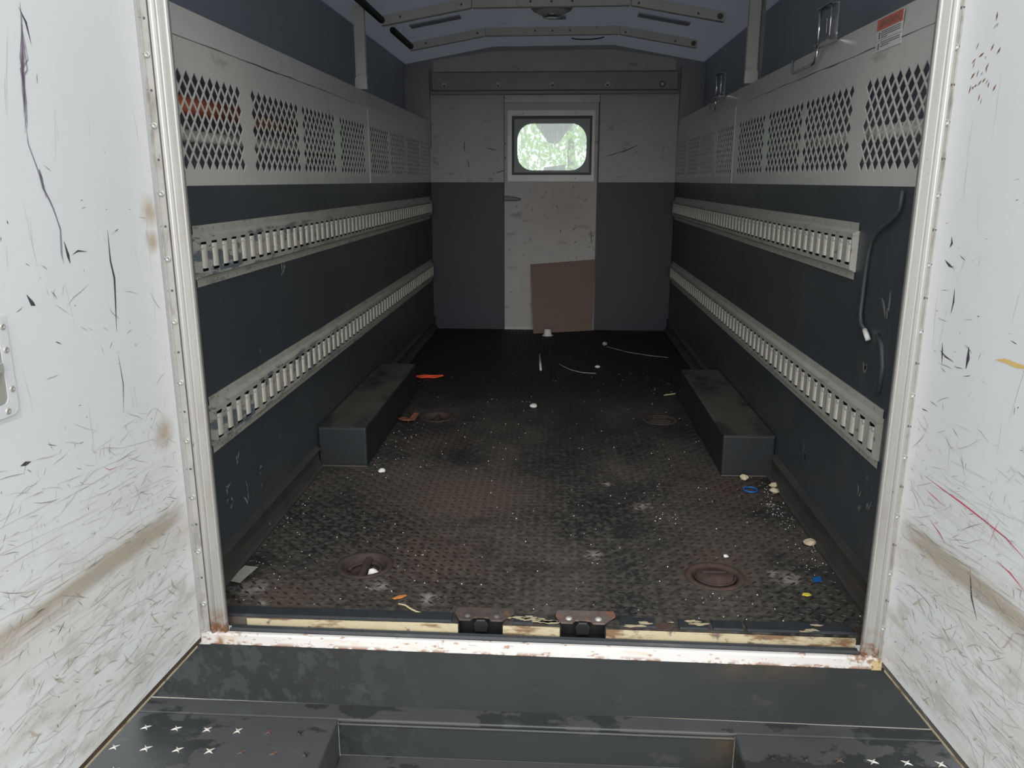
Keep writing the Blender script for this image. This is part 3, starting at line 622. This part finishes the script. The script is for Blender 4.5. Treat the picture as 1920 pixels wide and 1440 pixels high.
MB().box((-.0012, -.094, .014), (-.0007, .094, .045)).build('red_band', M['red_band'], st)
def text(body, size, mat, name, parent, loc, rot, ext=.0002):
    cu = bpy.data.curves.new(name, 'FONT'); cu.body = body; cu.size = size; cu.extrude = ext; cu.align_x = 'CENTER'; cu.align_y = 'CENTER'
    t = bpy.data.objects.new(name, cu); col.objects.link(t); dg = bpy.context.evaluated_depsgraph_get()
    me = bpy.data.meshes.new_from_object(t.evaluated_get(dg)); bpy.data.objects.remove(t)
    o = bpy.data.objects.new(name, me); col.objects.link(o); me.materials.clear(); me.materials.append(mat); o.parent = parent; o.location = loc; o.rotation_euler = rot
    return o
text('WARNING', .030, M['ink'], 'warning_lettering', st, (-.0014, -.012, .029), (R_(90), 0, R_(-90)))
MB().add([(-.0014, .058, .02), (-.0014, .072, .02), (-.0014, .065, .038), (-.001, .058, .02), (-.001, .072, .02), (-.001, .065, .038)], [(0, 1, 2), (3, 5, 4)]).build('warning_triangle', M['ink'], st)
mb = MB()
for k, (z, a) in enumerate(((.008, .075), (.0025, .078), (-.003, .077), (-.0085, .03), (-.0215, .076), (-.027, .070), (-.0325, .01))):
    mb.box((-.0011, -.082, z-.0011), (-.0007, a-.02, z+.0011)) if a > .05 else mb.box((-.0011, a-.02, z-.0011), (-.0007, .056, z+.0011))
mb.box((-.0011, -.092, -.0150), (-.0007, .092, -.0140))
for z in (.0, -.03): mb.box((-.0011, .066, z-.010), (-.0007, .074, z+.008))
mb.build('label_print', M['ink'], st)
o = MB().tube([(XR-.012, .262, 1.215), (XR-.012, .264, 1.17), (XR-.012, .285, 1.148), (XR-.012, .40, 1.098), (XR-.012, .44, 1.07), (XR-.012, .458, 1.02), (XR-.012, .464, .95), (XR-.012, .468, .845), (XR-.012, .455, .815), (XR-.012, .415, .800)], .0062, 10)
o = o.build('wall_conduit', M['conduit'], smooth=True); tag(o, 'thin dark conduit bending down the right wall behind the rear frame', 'conduit')
MB().tube([(XR-.012, .420, .802), (XR-.014, .395, .790), (XR-.012, .385, .778)], .008, 8).build('pale_end', M['foam'], o, smooth=True)
MB().tube([(XR-.004, .34, .80), (XR-.004, .30, .78), (XR-.004, .275, .72), (XR-.004, .285, .64)], .009, 8).build('lower_bend', M['wall_dark'], o, smooth=True)

# ------------------------------------------------------------------ rear frame (jambs, header, sill)
def jamb(nm, xi, s, lab):
    """s=-1: left jamb, profile grows to -x"""
    y = sk(xi)
    pr = [(xi, y-.004), (xi+s*.004, y-.010), (xi+s*.009, y-.010), (xi+s*.011, y-.003), (xi+s*.030, y-.001), (xi+s*.033, y-.007), (xi+s*.038, y-.012), (xi+s*.045, y-.012), (xi+s*.050, y-.004), (xi+s*.052, y+.006), (xi, y+.006)]
    o = struct(MB().prism(pr, 2, -.035, 2.05).build(nm, M['alu'], bevel=.0012, seg=1), lab, 'door frame')
    # outer return wall between jamb and side wall
    MB().box((min(xi+s*.052, (SL if s < 0 else SR)), y+.003, -.03), (max(xi+s*.052, (SL if s < 0 else SR)), y+.03, 2.12)).build('rear_corner_panel', M['body_white'], o)
    return o
j1 = jamb('trim_1', -.863, -1, 'brushed aluminium jamb left of the rear opening')
j2 = jamb('trim_2', .926, 1, 'brushed aluminium jamb right of the rear opening')
struct(MB().box((SL, .0, 2.05), (SR, .03, 2.29)).build('trim_3', M['body_white']), 'white header over the rear opening', 'door frame')
# sill: sloping front lip, gutter, cream face
y0_, y1_ = sk(-.9), sk(.95)
def skp(prof, xa, xb, mb=None):      # profile extruded across the opening along the skewed line
    mb = mb or MB(); n = len(prof)
    vs = [(xa, sk(xa)+p[0], p[1]) for p in prof]+[(xb, sk(xb)+p[0], p[1]) for p in prof]
    mb.add(vs, [(i, (i+1) % n, (i+1) % n+n, i+n) for i in range(n)]+[tuple(range(n-1, -1, -1)), tuple(range(n, 2*n))]); return mb
sill = struct(skp([(-.014, -.066), (-.014, -.034), (-.010, -.030), (.000, -.029), (.000, -.066)], -.925, .975).build('trim_4', M['sill_white'], bevel=.0015, seg=1), 'chipped white sill lip across the rear opening', 'sill')
skp([(.0005, -.034), (.0005, -.027), (.006, -.021), (.014, -.026), (.022, -.022), (.030, -.030), (.030, -.034)], -.86, .925).build('rubber_gutter', M['rubber'], sill)
for a, b in ((-.862, -.195), (-.065, .098), (.230, .924)):
    skp([(.030, -.034), (.030, -.004), (.036, -.001), (.036, -.034)], a, b).build('cream_face', M['cream'], sill)
MB().box((-.955, -.010, -.066), (-.915, .01, -.032)).build('corner_block', M['sill_white'], sill)
MB().box((.955, -.030, -.066), (.982, -.0145, -.038)).build('corner_block', M['corner'], sill)
mb = MB()
for x, y, r in ((-.0, .055, .035), (.395, .05, .03), (.52, .052, .012), (.30, .048, .03)):
    pts = [(x+r*random.uniform(.6, 1.1)*math.cos(a), y+r*.8*random.uniform(.6, 1.1)*math.sin(a)) for a in [k*math.pi/5 for k in range(10)]]
    mb.plate([pts], lambda u, v, d: (u, v, .0015+d), .0012)
q = mb.build('rust_patches', M['rust'], floor); q['kind'] = 'stuff'
mb = MB()
for q in range(18):
    x = random.choice((random.uniform(.24, .62), random.uniform(.3, .9), random.uniform(-.06, .08))); y = random.uniform(.028, .075); r = random.uniform(.006, .02)
    pts = [(x+1.8*r*random.uniform(.35, 1.2)*math.cos(a), y+r*.5*random.uniform(.3, 1.2)*math.sin(a)) for a in [k*math.pi/7 for k in range(14)]]
    mb.plate([pts], lambda u, v, d: (u, v, .0062+d), .0012)
q = mb.build('cream_paint_chips', M['cream'], floor); q['kind'] = 'stuff'
def striker(x0, x1, lab, m):
    xm = (x0+x1)/2; e = empty('striker_plate', (xm, .06, 0)); tag(e, lab, 'striker plate', 'door striker plates on the sill'); hw = (x1-x0)/2
    pl = [(-hw-.012, .045), (hw+.030, .045), (hw+.034, .02), (hw+.014, -.002), (hw, -.022), (.030, -.022), (.022, -.008), (-.022, -.008), (-.030, -.022), (-hw, -.022), (-hw-.016, .012)]
    MB().plate([pl], lambda u, v, d: (u, v, .0075+d), .005).build('top_plate', m, e, bevel=.0015, seg=1)
    for x in (-.040, .045): MB().lathe((x, -.002, .0125), [(.010, 0), (.009, .004), (.004, .006), (0, .006)], 12).build('bolt', M['rivet_dark'] if m is M['plate_brown'] else M['hinge'], e, smooth=True)
    p = MB().box((-hw, -.026, -.045), (hw, -.022, -.034)).box((-hw, .015, -.045), (hw, .02, .006)).box((-hw-.003, -.03, -.045), (-hw, .02, .004)).box((hw, -.03, -.045), (hw+.003, .02, .004)).box((-hw, -.03, -.048), (hw, .02, -.045))
    p.build('pocket', M['black'], e)
    MB().prism([(-.018, -.03), (.018, -.03), (.022, -.005), (.012, .010), (-.012, .010), (-.022, -.005)], 1, -.020, -.004).build('latch_nub', M['black_metal'], e, bevel=.003)
striker(-.192, -.068, 'dark striker plate on the sill, left of the two, with an open pocket', M['plate_brown'])
striker(.102, .226, 'rust brown striker plate on the sill, right of the two, with pale bolts', M['plate_right'])

# ------------------------------------------------------------------ rear doors, swung open
def rear_door(nm, px, py, ang, s, lab, mat, handle):
    """local x runs along the leaf away from the hinge, local +y is the visible face for the left leaf"""
    t = Vector((-math.sin(ang) if s < 0 else math.sin(ang), -math.cos(ang), 0))
    rz = math.atan2(t.y, t.x); d = empty(nm, (px, py, 0), rz); struct(d, lab, 'door')
    f = 1 if s < 0 else -1       # +y local normal is toward +x for left leaf
    def Y(a): return a*f
    def bx(x0, a, z0, x1, b, z1): return MB().box((x0, min(Y(a), Y(b)), z0), (x1, max(Y(a), Y(b)), z1))
    panel = bx(.004, -.035, -.0405, .93, 0, 2.04).build('door_leaf', mat, d, bevel=.003)
    bx(.004, -.040, -.053, .93, -.0005, -.041).build('bottom_seal', M['rust'] if s < 0 else M['rivet_dark'], d)
    bx(.03, -.0003, -.0555, .93, .0025, -.0515).build('seal_edge', M['cream'], d)
    # marks
    pl = lambda u, v: (u, Y(.0007), v)
    for key, n, fn_, wmul in (('scratch_soft', 420, lambda: (random.uniform(.02, .75), random.uniform(-.03, .70)), 1.0), ('scratch', 260, lambda: (random.uniform(.02, .75), min(1.5, abs(random.gauss(.2, .4)))), .8),
                              ('scratch_dark', 70, lambda: (random.uniform(.03, .72), random.uniform(.05, 1.3)), .8)):
        mb = MB()
        for q in range(n):
            u, v = fn_()
            if random.random() < .55: ln = random.uniform(.006, .03); a = random.uniform(-1.6, 1.6)
            else: ln = random.uniform(.02, .10); a = random.gauss(0, .35)
            if key == 'scratch_dark': ln *= .35
            sliver(mb, pl, poly_rand(u, v, ln, a, 4, .25), random.uniform(.0008, .0026)*wmul)
        if key == 'scratch_dark' and s < 0:
            m2 = MB()
            for k in range(5): sliver(m2, pl, [(a+random.gauss(0, .003), b) for a, b in ((.392, 1.575-.02*k), (.400, 1.53-.02*k), (.410, 1.48-.01*k), (.418, 1.45-.02*k), (.425, 1.37-.01*k))], .0055, jag=.8)
            for k in range(2): sliver(m2, pl, [(a+random.gauss(0, .0015), b) for a, b in ((.424, 1.36), (.425, 1.31), (.41, 1.259), (.400, 1.225), (.388, 1.20), (.378, 1.184), (.366, 1.14), (.372, 1.09), (.37, 1.07))], .003, jag=.8)
            for k in range(3): sliver(m2, pl, [(.408+random.gauss(0, .003), 1.262), (.402, 1.245), (.396, 1.225-.01*k)], .006, jag=.8)
            q2 = m2.build('violet_scuffs', M['scratch_violet'], d); q2['kind'] = 'stuff'
            for pts, wd in (([(.209, 1.131), (.212, 1.06), (.205, 1.02), (.212, .96), (.221, .897)], .006),
                            ([(.49, 1.02), (.478, 1.0), (.470, .995)], .008), ([(.225, .84), (.22, .77), (.232, .70)], .003), ([(.40, 1.565), (.385, 1.54), (.378, 1.50)], .004), ([(.36, 1.115), (.353, 1.085), (.35, 1.068)], .009), ([(.34, 1.085), (.32, 1.092), (.29, 1.088)], .004), ([(.575, .69), (.56, .690), (.545, .689)], .008)):
                sliver(mb, pl, pts, wd)
        if key == 'scratch_dark' and s > 0:
            for pts, wd in (([(.075, 1.115), (.08, 1.10), (.073, 1.09)], .008), ([(.06, 1.06), (.08, 1.05), (.10, 1.045)], .007), ([(.115, 1.00), (.118, .97), (.113, .94)], .006), ([(.09, .85), (.115, .84), (.15, .835)], .005), ([(.095, .87), (.10, .845), (.105, .82)], .005), ([(.13, .73), (.135, .715)], .007), ([(.32, .40), (.34, .34), (.37, .30)], .005), ([(.20, .88), (.203, .855), (.20, .83)], .010)):
                sliver(mb, pl, pts, wd)
        q = mb.build({'scratch': 'scratch_marks', 'scratch_soft': 'pale_scratch_marks', 'scratch_dark': 'dark_scuff_marks'}[key], M[key], d); q['kind'] = 'stuff'
    mb = MB()
    for q in range(95):
        u = random.uniform(.0, .5); v = random.uniform(-.02, .62); ln = random.uniform(.08, .36); sliver(mb, pl, poly_rand(u+.01, v, ln, random.gauss(.06, .05), 7, .03), random.uniform(.0006, .0013))
    for q in range(26): sliver(mb, pl, poly_rand(random.uniform(.04, .6), random.uniform(.1, 1.4), random.uniform(.04, .2), random.gauss(1.57, .15), 7, .08), random.uniform(.0005, .0011))
    q = mb.build('drag_lines', M['scratch_soft'], d); q['kind'] = 'stuff'
    mb = MB()
    sliver(mb, pl, [(.02, .383), (.1, .3835), (.2, .385), (.366, .390), (.5, .398), (.694, .414), (.85, .425)], .0035, jag=.7)
    for q in range(34): sliver(mb, pl, poly_rand(random.uniform(.03, .6), .372+random.gauss(0, .02), random.uniform(.03, .14), .05, 6, .05), random.uniform(.001, .004), jag=.6)
    for q in range(40): sliver(mb, pl, poly_rand(random.uniform(.05, .7), random.uniform(-.02, .32), random.uniform(.01, .06), random.gauss(.1, .5), 6, .4), random.uniform(.002, .006), jag=.6)
    q = mb.build('brown_smears', M['smear'], d); q['kind'] = 'stuff'
    mb = MB()
    if s > 0:
        for pts, wd in (([(.105, .535), (.18, .532), (.26, .530), (.352, .525), (.42, .520), (.50, .500)], .0035), ([(.105, .505), (.15, .500), (.2, .495)], .002), ([(.14, .44), (.19, .425), (.22, .41)], .003), ([(.40, .46), (.45, .455), (.50, .44)], .004), ([(.37, .48), (.38, .52), (.39, .545)], .002)):
            sliver(mb, pl, pts, wd)
        q = mb.build('red_marks', M['scratch_red'], d); q['kind'] = 'stuff'
        mb = MB(); sliver(mb, pl, [(.298, .873), (.33, .878), (.37, .876), (.42, .882)], .009); q = mb.build('yellow_mark', M['scratch_yellow'], d); q['kind'] = 'stuff'
        mb = MB()
        for q in range(26): sliver(mb, pl, poly_rand(random.uniform(.06, .17), random.gauss(1.47, .05), random.uniform(.006, .02), random.uniform(.4, 1.4), 3), random.uniform(.002, .005))
        q = mb.build('brown_marks', M['leaf_brown'], d); q['kind'] = 'stuff'
    else:
        for pts, wd in (([(.195, 1.245), (.2, 1.235)], .003), ([(.225, 1.12), (.222, 1.10)], .003), ([(.33, .60), (.31, .585), (.27, .58)], .002), ([(.14, .55), (.145, .53)], .003), ([(.41, .46), (.413, .448)], .004)): sliver(mb, pl, pts, wd)
        q = mb.build('red_marks', M['scratch_red'], d); q['kind'] = 'stuff'
    if handle:
        h = MB().plate([rrect(.560, .797, .690, .982, .018, 4), rrect(.583, .822, .667, .962, .014, 4)], lambda u, v, dd: (u, Y(.001+dd), v), .0045).build('handle_flange', M['body_white'], d, bevel=.0015, seg=1)
        bx(.553, .0002, .787, .697, .0012, .990).build('backing_plate', M['body_white'], h)
        MB().prism([(.583, Y(.004)), (.667, Y(.004)), (.660, Y(.002)), (.590, Y(.002))], 2, .822, .962).build('handle_recess', M['hinge'], h)
        bx(.592, .0045, .885, .640, .014, .905).build('pull_bar', M['hinge'], h, bevel=.002)
        for x, z in ((.571, .925), (.571, .848), (.590, .808), (.66, .808), (.571, .97)):
            MB().lathe((x, Y(.0055), z), [(.0065, 0), (.006, .002), (.0035, .003), (.003, .0015)], 12, 0, 1, f).build('rivet', M['rivet'], h, smooth=True)
    return d
rear_door('door_1', -.936, -.012, R_(4.7), -1, 'left rear door swung open, scratched white with a recessed handle', M['door_white'], True)
rear_door('door_2', .980, -.020, R_(5), 1, 'right rear door swung open, scratched white with red marks', M['door_white_2'], False)
# piano hinges with rivets, one per jamb
for x0, x1, lab in ((-.934, -.915, 'long riveted hinge strip beside the left rear door'), (.966, .980, 'long riveted hinge strip beside the right rear door')):
    xm = (x0+x1)/2; y = sk(xm)-.004; e = empty('piano_hinge', (xm, y, -.03)); tag(e, lab, 'hinge')
    hw = (x1-x0)/2
    MB().box((-hw, -.003, 0), (hw, .004, 2.07)).build('hinge_strip', M['hinge'], e)
    kn = MB()
    for k in range(25): kn.tube([(-hw if x0 < 0 else hw, -.004, .01+k*.082), (-hw if x0 < 0 else hw, -.004, .088+k*.082)], .0035, 6)
    kn.build('hinge_knuckles', M['hinge'], e)
    k = 0; z = .09
    rv = None; rs = None
    while z < 2.0:
        if k % 2 == 0: MB().lathe((0, -.003, z), [(.0084, 0), (.0076, .0028), (.0042, .0042), (.003, .0012), (0, .0012)], 12, 0, 1, -1).build('rivet', M['rivet'], e, smooth=True)
        else: MB().lathe((.001, -.003, z), [(.0035, 0), (.003, .001), (0, .0012)], 8, 0, 1, -1).build('small_rivet', M['rivet_dark'], e)
        k += 1; z += .082

# ------------------------------------------------------------------ rear step bumper
bz = -.25
be = empty('step_bumper', (0, 0, bz)); tag(be, 'dark rear step bumper with star studded treads either side of a recess', 'bumper')
skp([(-.013, bz), (-.010, -.0665), (.0, -.0665), (.0, bz)], -1.16, 1.20).build('fascia', M['fascia'], be).location = (0, 0, -bz)
def rel(v): return v
ledge = MB().box((-1.16, -.075, -.012), (1.20, -.008, 0)); ledge.build('ledge', M['bumper'], be, bevel=.004)
MB().tube([(-1.16, -.010+.011, .002), (-.4, -.0085, .002), (.45, -.020, .002), (1.2, -.029, .002)], .0024, 6).build('weld_bead', M['nail'], be)
for (xa, xb) in ((-1.16, -.530), (.588, 1.20)):
    MB().box((xa, -.48, -.13), (xb, -.0755, 0)).build('tread_pad', M['bumper'], be, bevel=.006)
MB().box((-.5295, -.0755, -.118), (.5875, -.065, -.0125)).build('recess_riser', M['fascia'], be)
MB().box((-.5295, -.30, -.130), (.5875, -.0756, -.118)).build('recess_tread', M['bumper'], be, bevel=.003)
MB().tube([(-.5295, -.077, -.0145), (.5875, -.077, -.0145)], .005, 6).build('riser_bead', M['fascia'], be)
stu = MB(); pts = []
for k in range(16):
    a = 2*math.pi*k/16
    r = .0165 if k % 4 == 2 else (.0058 if k % 4 in (1, 3) else .0045); pts.append((r*math.cos(a), r*math.sin(a)))
n = len(pts); stu.add([(p[0], p[1], .0003) for p in pts]+[(p[0]*.55, p[1]*.55, .0032) for p in pts]+[(0, 0, .0022)], [(i, (i+1) % n, (i+1) % n+n, i+n) for i in range(n)]+[(n+i, n+(i+1) % n, 2*n) for i in range(n)])
M['stud_bright'] = paint('worn_bright_stud', (.62, .60, .54), .4, metal=.2, vscale=200, var=.2)
M['stud_dark'] = paint('dark_stud', (.012, .012, .012), .4)
M['stud_brown'] = paint('rusty_stud', (.10, .06, .045), .6)
sb = {k: None for k in ('stud_bright', 'stud_dark', 'stud_brown')}
def stud(x, y, key):
    if sb[key] is None:
        o = stu.build('grip_stud', M[key], be); sb[key] = o
    else: o = sb[key].copy(); col.objects.link(o); o.parent = be
    o.location = (x, y, 0); o.rotation_euler = (0, 0, random.uniform(-.25, .25)); 
    if o.type == 'MESH': o.scale = (random.uniform(.85, 1.1), random.uniform(.85, 1.1), 1)
for r in range(4):
    y = -.143-.0845*r
    for k in range(8):
        x = -.620-.0877*k+(0 if r % 2 == 0 else .043)
        if x < -1.13: continue
        stud(x, y, 'stud_dark' if k == 0 else ('stud_brown' if k == (1 if r == 0 else 2) or (r and k == 1) else 'stud_bright'))
for r in range(4):
    y = -.168+.0845-.0845*r
    if r == 0: continue
    for k in range(6):
        x = .666+.0875*k+(0 if r % 2 == 1 else .043)
        stud(x, y, 'stud_dark' if k < 2 else ('stud_brown' if k == 2 else 'stud_bright'))

# ------------------------------------------------------------------ cardboard and litter
cb = MB(); A = Vector((-.150, L-.026, .556)); B = Vector((.388, L-.026, .600)); C_ = Vector((.380, L-.050, .006)); D_ = Vector((-.115, L-.215, .004))
G = []; nu, nv = 6, 6
for i in range(nv+1):
    for j in range(nu+1):
        u, v = j/nu, i/nv; p = (A*(1-u)+B*u)*(1-v)+(D_*(1-u)+C_*u)*v; p = p+Vector((0, -.012*math.sin(math.pi*v)*(1-u), 0)); G.append(p)
n = len(G); cb.add(G+[p+Vector((0, .005, .001)) for p in G], [(i*(nu+1)+j, i*(nu+1)+j+1, (i+1)*(nu+1)+j+1, (i+1)*(nu+1)+j) for i in range(nv) for j in range(nu)]+[(n+i*(nu+1)+j, n+(i+1)*(nu+1)+j, n+(i+1)*(nu+1)+j+1, n+i*(nu+1)+j+1) for i in range(nv) for j in range(nu)])
edge = [j for j in range(nu+1)]+[i*(nu+1)+nu for i in range(1, nv+1)]+[nv*(nu+1)+j for j in range(nu-1, -1, -1)]+[i*(nu+1) for i in range(nv-1, 0, -1)]
ne = len(edge); cb.add([G[k] for k in edge]+[G[k]+Vector((0, .005, .001)) for k in edge], [(i, (i+1) % ne, (i+1) % ne+ne, i+ne) for i in range(ne)])
tag(cb.build('cardboard_sheet', M['cardboard']), 'brown cardboard sheet leaning against the bulkhead door', 'cardboard')
cup = MB().lathe((0, 0, 0), [(.0, .001), (.046, .001), (.047, .004), (.036, .006), (.033, .012), (.029, .050), (.025, .055), (0, .056)], 24).build('plastic_cap', M['white'], smooth=True); cup.location = (.004, 4.50, 0)
tag(cup, 'white plastic cap standing in front of the cardboard', 'cap')
o = MB().tube([(-.043, 3.70, .009), (-.025, 3.22, .009)], .0075, 10).build('white_stick', M['white'], smooth=True); tag(o, 'thin white stick lying on the dark far floor', 'stick')
def chunk(x, y, r, z, mat, lab, name='foam_chunk', cat='debris', flat=.6, zb=.002):
    import bmesh
    bm = bmesh.new(); bmesh.ops.create_icosphere(bm, subdivisions=2, radius=1)
    for v in bm.verts: v.co *= random.uniform(.78, 1.12)
    me = bpy.data.meshes.new(name); bm.to_mesh(me); bm.free(); me.materials.append(mat); o = bpy.data.objects.new(name, me); col.objects.link(o)
    o.scale = (r, r*.85, z); o.location = (x, y, zb+z*.9); o.rotation_euler = (0, 0, random.uniform(0, 3)); tag(o, lab, cat); return o
chunk(-.047, 2.315, .024, .014, M['foam'], 'white foam chunk in the middle of the floor')
chunk(-.677, 1.24, .018, .010, M['foam'], 'white foam chunk in front of the left wheel box')
chunk(-.512, .335, .022, .018, M['foam'], 'white chunk lying in the rusty open tie-down ring', zb=-.025)
chunk(.987, 1.160, .020, .012, M['cream_foam'], 'yellowed foam chunk by the right wall near the wheel box, upper of two')
chunk(.975, 1.10, .022, .011, M['cream_foam'], 'yellowed foam chunk by the right wall near the wheel box, lower of two')
chunk(.975, .615, .024, .011, M['cream_foam'], 'yellowed foam chunk against the right wall foot midway to the sill')
chunk(.885, 1.245, .02, .012, M['cream_foam'], 'crumbling cream lump at the outer foot of the right wheel box')
chunk(.358, 3.33, .018, .010, M['foam'], 'tiny white pellet on the dark far floor')
chunk(.45, 4.10, .022, .016, M['paper'], 'grey crumb on the dark far floor on the right')
chunk(.66, .50, .010, .006, M['foam'], 'small white crumb right of the floor centre', name='foam_chunk')
def flat_thing(name, pts, z, th, mat, lab, cat, curl=0):
    xm = sum(p[0] for p in pts)/len(pts); ym = sum(p[1] for p in pts)/len(pts)
    mb = MB().plate([[(p[0]-xm, p[1]-ym) for p in pts]], lambda u, v, d: (u, v, d+curl*(u*u+v*v)*20), th); o = mb.build(name, mat); o.location = (xm, ym, z); tag(o, lab, cat); return o
flat_thing('orange_rag', [(-.83, 2.96), (-.80, 3.0), (-.78, 3.03), (-.74, 3.02), (-.70, 3.0), (-.66, 3.01), (-.65, 2.99), (-.70, 2.955), (-.75, 2.97), (-.79, 2.94)], .004, .008, M['orange_rag'], 'orange rag scrap beyond the left wheel box', 'rag', .05)
flat_thing('brown_leaf', [(-.75, 2.0), (-.73, 2.05), (-.70, 2.04), (-.68, 2.09), (-.655, 2.08), (-.665, 2.0), (-.68, 1.96), (-.72, 1.97)], .004, .006, M['leaf_brown'], 'crumpled brown leaf on the floor beside the left wheel box', 'leaf', .2)
flat_thing('orange_leaf', [(-.412, .155), (-.395, .175), (-.375, .180), (-.370, .174), (-.385, .158), (-.405, .150)], .0045, .001, M['leaf_orange'], 'small orange leaf near the sill on the left', 'leaf', .1)
flat_thing('paper_scrap', [(-.968, .240), (-.912, .225), (-.908, .262), (-.893, .333), (-.941, .340), (-.950, .262)], .004, .001, M['paper'], 'grey paper scrap in the left rear floor corner', 'paper', .02)
flat_thing('blue_square', [(.905, .335), (.930, .342), (.936, .372), (.908, .366)], .004, .002, M['blue'], 'blue plastic square on the floor near the right jamb', 'debris')
flat_thing('yellow_flake', [(.842, .250), (.850, .262), (.866, .262), (.870, .250), (.858, .243)], .004, .002, M['yellow'], 'yellow plastic flake on the floor near the right jamb', 'debris')
o = MB().tube([(.03*math.cos(a)*.9, .028*math.sin(a), 0) for a in [2*math.pi*k/20 for k in range(21)]], .004, 6, cap=False).build('blue_ring', M['blue'], smooth=True); o.location = (.885, 1.122, .0055); tag(o, 'blue plastic ring on the floor in front of the right wheel box', 'ring')
o = MB().tube([(-.387, .126, .005), (-.365, .118, .006), (-.345, .098, .006), (-.325, .082, .006), (-.309, .080, .005)], [.0015, .0028, .003, .0028, .001], 6).build('dry_grass_blade', M['straw']); tag(o, 'dry bent straw blade near the sill on the left', 'straw')
o = MB().tube([(.10, 3.42, .006), (.13, 3.34, .006), (.18, 3.24, .006), (.25, 3.17, .006), (.34, 3.15, .006)], .0022, 6).build('straw_twig', M['grey_tube']); tag(o, 'thin pale twig on the far floor right of the white stick', 'twig')
o = MB().tube([(.46, 4.05, .005), (.60, 3.86, .005), (.75, 3.74, .005), (.88, 3.68, .005)], .0016, 6).build('thin_wire', M['grey_tube']); tag(o, 'thin pale wire curving across the far right floor', 'wire')
o = MB().tube([(.72, 2.62, .005), (.79, 2.66, .005)], .004, 6).build('straw_bit', M['straw']); tag(o, 'short pale splinter on the floor beside the right wheel box end', 'splinter')
cr = MB()
def crumb(x, y, r):
    a = random.uniform(0, 3); h = r*.8
    cr.add([(x+r*math.cos(a+k*2.1)*random.uniform(.7, 1.3), y+r*math.sin(a+k*2.1)*random.uniform(.7, 1.3), .0005) for k in range(3)]+[(x, y, h+.0015)], [(0, 1, 3), (1, 2, 3), (2, 0, 3)])
def okp(x, y): return XL+.03 < x < XR-.03 and .1 < y < 4.6 and not any(a <= x <= c and b <= y <= d for a, b, c, d in boxes) and not any((x-rx)**2+(y-ry)**2 < .1**2 for rx, ry in RINGS)
for q in range(280):
    x, y = random.uniform(XL, XR), random.uniform(.1, 3.2)
    if okp(x, y): crumb(x, y, random.choice((.0014, .002, .0028)))
for cx_, cy_, s_, n_ in ((-.72, 1.65, .10, 60), (-.45, .20, .12, 40), (.96, .9, .04, 60), (.97, .5, .04, 50), (.45, .85, .07, 24), (-.90, .35, .05, 16), (-.93, .7, .04, 20), (.6, .27, .06, 16), (.70, 2.85, .09, 30), (.93, 1.2, .04, 24)):
    for q in range(n_):
        x, y = random.gauss(cx_, s_), random.gauss(cy_, s_*2.2)
        if okp(x, y): crumb(x, y, random.choice((.0014, .002, .0026)))
o = cr.build('white_crumbs', M['foam'], fix=False); tag(o, 'white foam crumbs scattered over the floor', 'crumbs', kind='stuff')

# ------------------------------------------------------------------ cab beyond the window
cabr = empty('truck_cab', (0, L+.05, 0)); tag(cabr, 'dim cab interior seen through the bulkhead window', 'cab')
MB().box((-1.1, 0, 2.1), (1.1, 1.9, 2.16)).build('cab_roof', M['cab'], cabr)
MB().box((-1.1, 1.35, .6), (1.1, 1.85, 1.24)).build('dashboard', M['cab'], cabr, bevel=.03)
for x in (-1.1, 1.02): MB().prism([(x, 1.7), (x+.08, 1.7), (x+.08, 1.78), (x, 1.78)], 2, .6, 2.1).build('windscreen_pillar', M['cab'], cabr)
MB().box((-1.1, 0, -.1), (1.1, 1.9, -.05)).build('cab_floor', M['cab'], cabr)
fan = MB().prism([(-.165, 1.80), (.21, 1.80), (.20, 1.765), (.075, 1.605), (.055, 1.592), (-.015, 1.592), (-.035, 1.605), (-.155, 1.765)], 1, 6.18, 6.24).build('overhead_console', M['cab'], bevel=.006)
tag(fan, 'grey tapered console hanging at the top of the windscreen', 'console')
MB().box((-.20, 6.16, 1.795), (.25, 6.26, 2.09)).build('mount', M['cab'], fan)
o = MB().prism([(-.072, 1.250), (.142, 1.250), (.142, 1.392), (-.072, 1.365)], 1, 6.19, 6.23).build('dash_screen', M['cab'], bevel=.004); tag(o, 'dark slanted device on the dashboard beyond the window', 'device')
# trees ahead of the truck
def tree(x, y, h, r, mat, lab, seed):
    random.seed(seed); e = empty('tree', (x, y, -.8)); tag(e, lab, 'tree', 'trees ahead of the truck')
    MB().tube([(0, 0, 0), (.1, .05, h*.4), (-.05, 0, h*.8)], [.16, .11, .04], 8).build('trunk', M['bark'], e, smooth=True)
    mb = MB()
    for q in range(5200):
        a = random.uniform(0, 6.283); zz = random.random(); rr = r*(random.random()**.5)*(1-.55*abs(zz-.4)); c = Vector((rr*math.cos(a), rr*math.sin(a), .3+zz*(h-.3)))
        s_ = random.uniform(.05, .10); d1 = Vector((random.gauss(0, 1), random.gauss(0, 1), random.gauss(0, 1))).normalized()*s_; d2 = d1.cross(Vector((random.gauss(0, 1), random.gauss(0, 1), random.gauss(0, 1)))).normalized()*s_*.5
        mb.add([c-d1, c+d2, c+d1, c-d2], [(0, 1, 2, 3)])
    q = mb.build('foliage', mat, e, fix=False); q['kind'] = 'stuff'
tree(-2.2, 14, 4.8, 1.45, M['leaf'], 'leafy tree ahead of the cab, left of the hanging console', 1)
tree(.3, 17.5, 5.2, 1.7, M['leaf2'], 'pale green tree ahead of the cab behind the hanging console', 2)
tree(2.6, 14.2, 4.6, 1.45, M['leaf2'], 'pale green tree ahead of the cab, right of the console', 3)
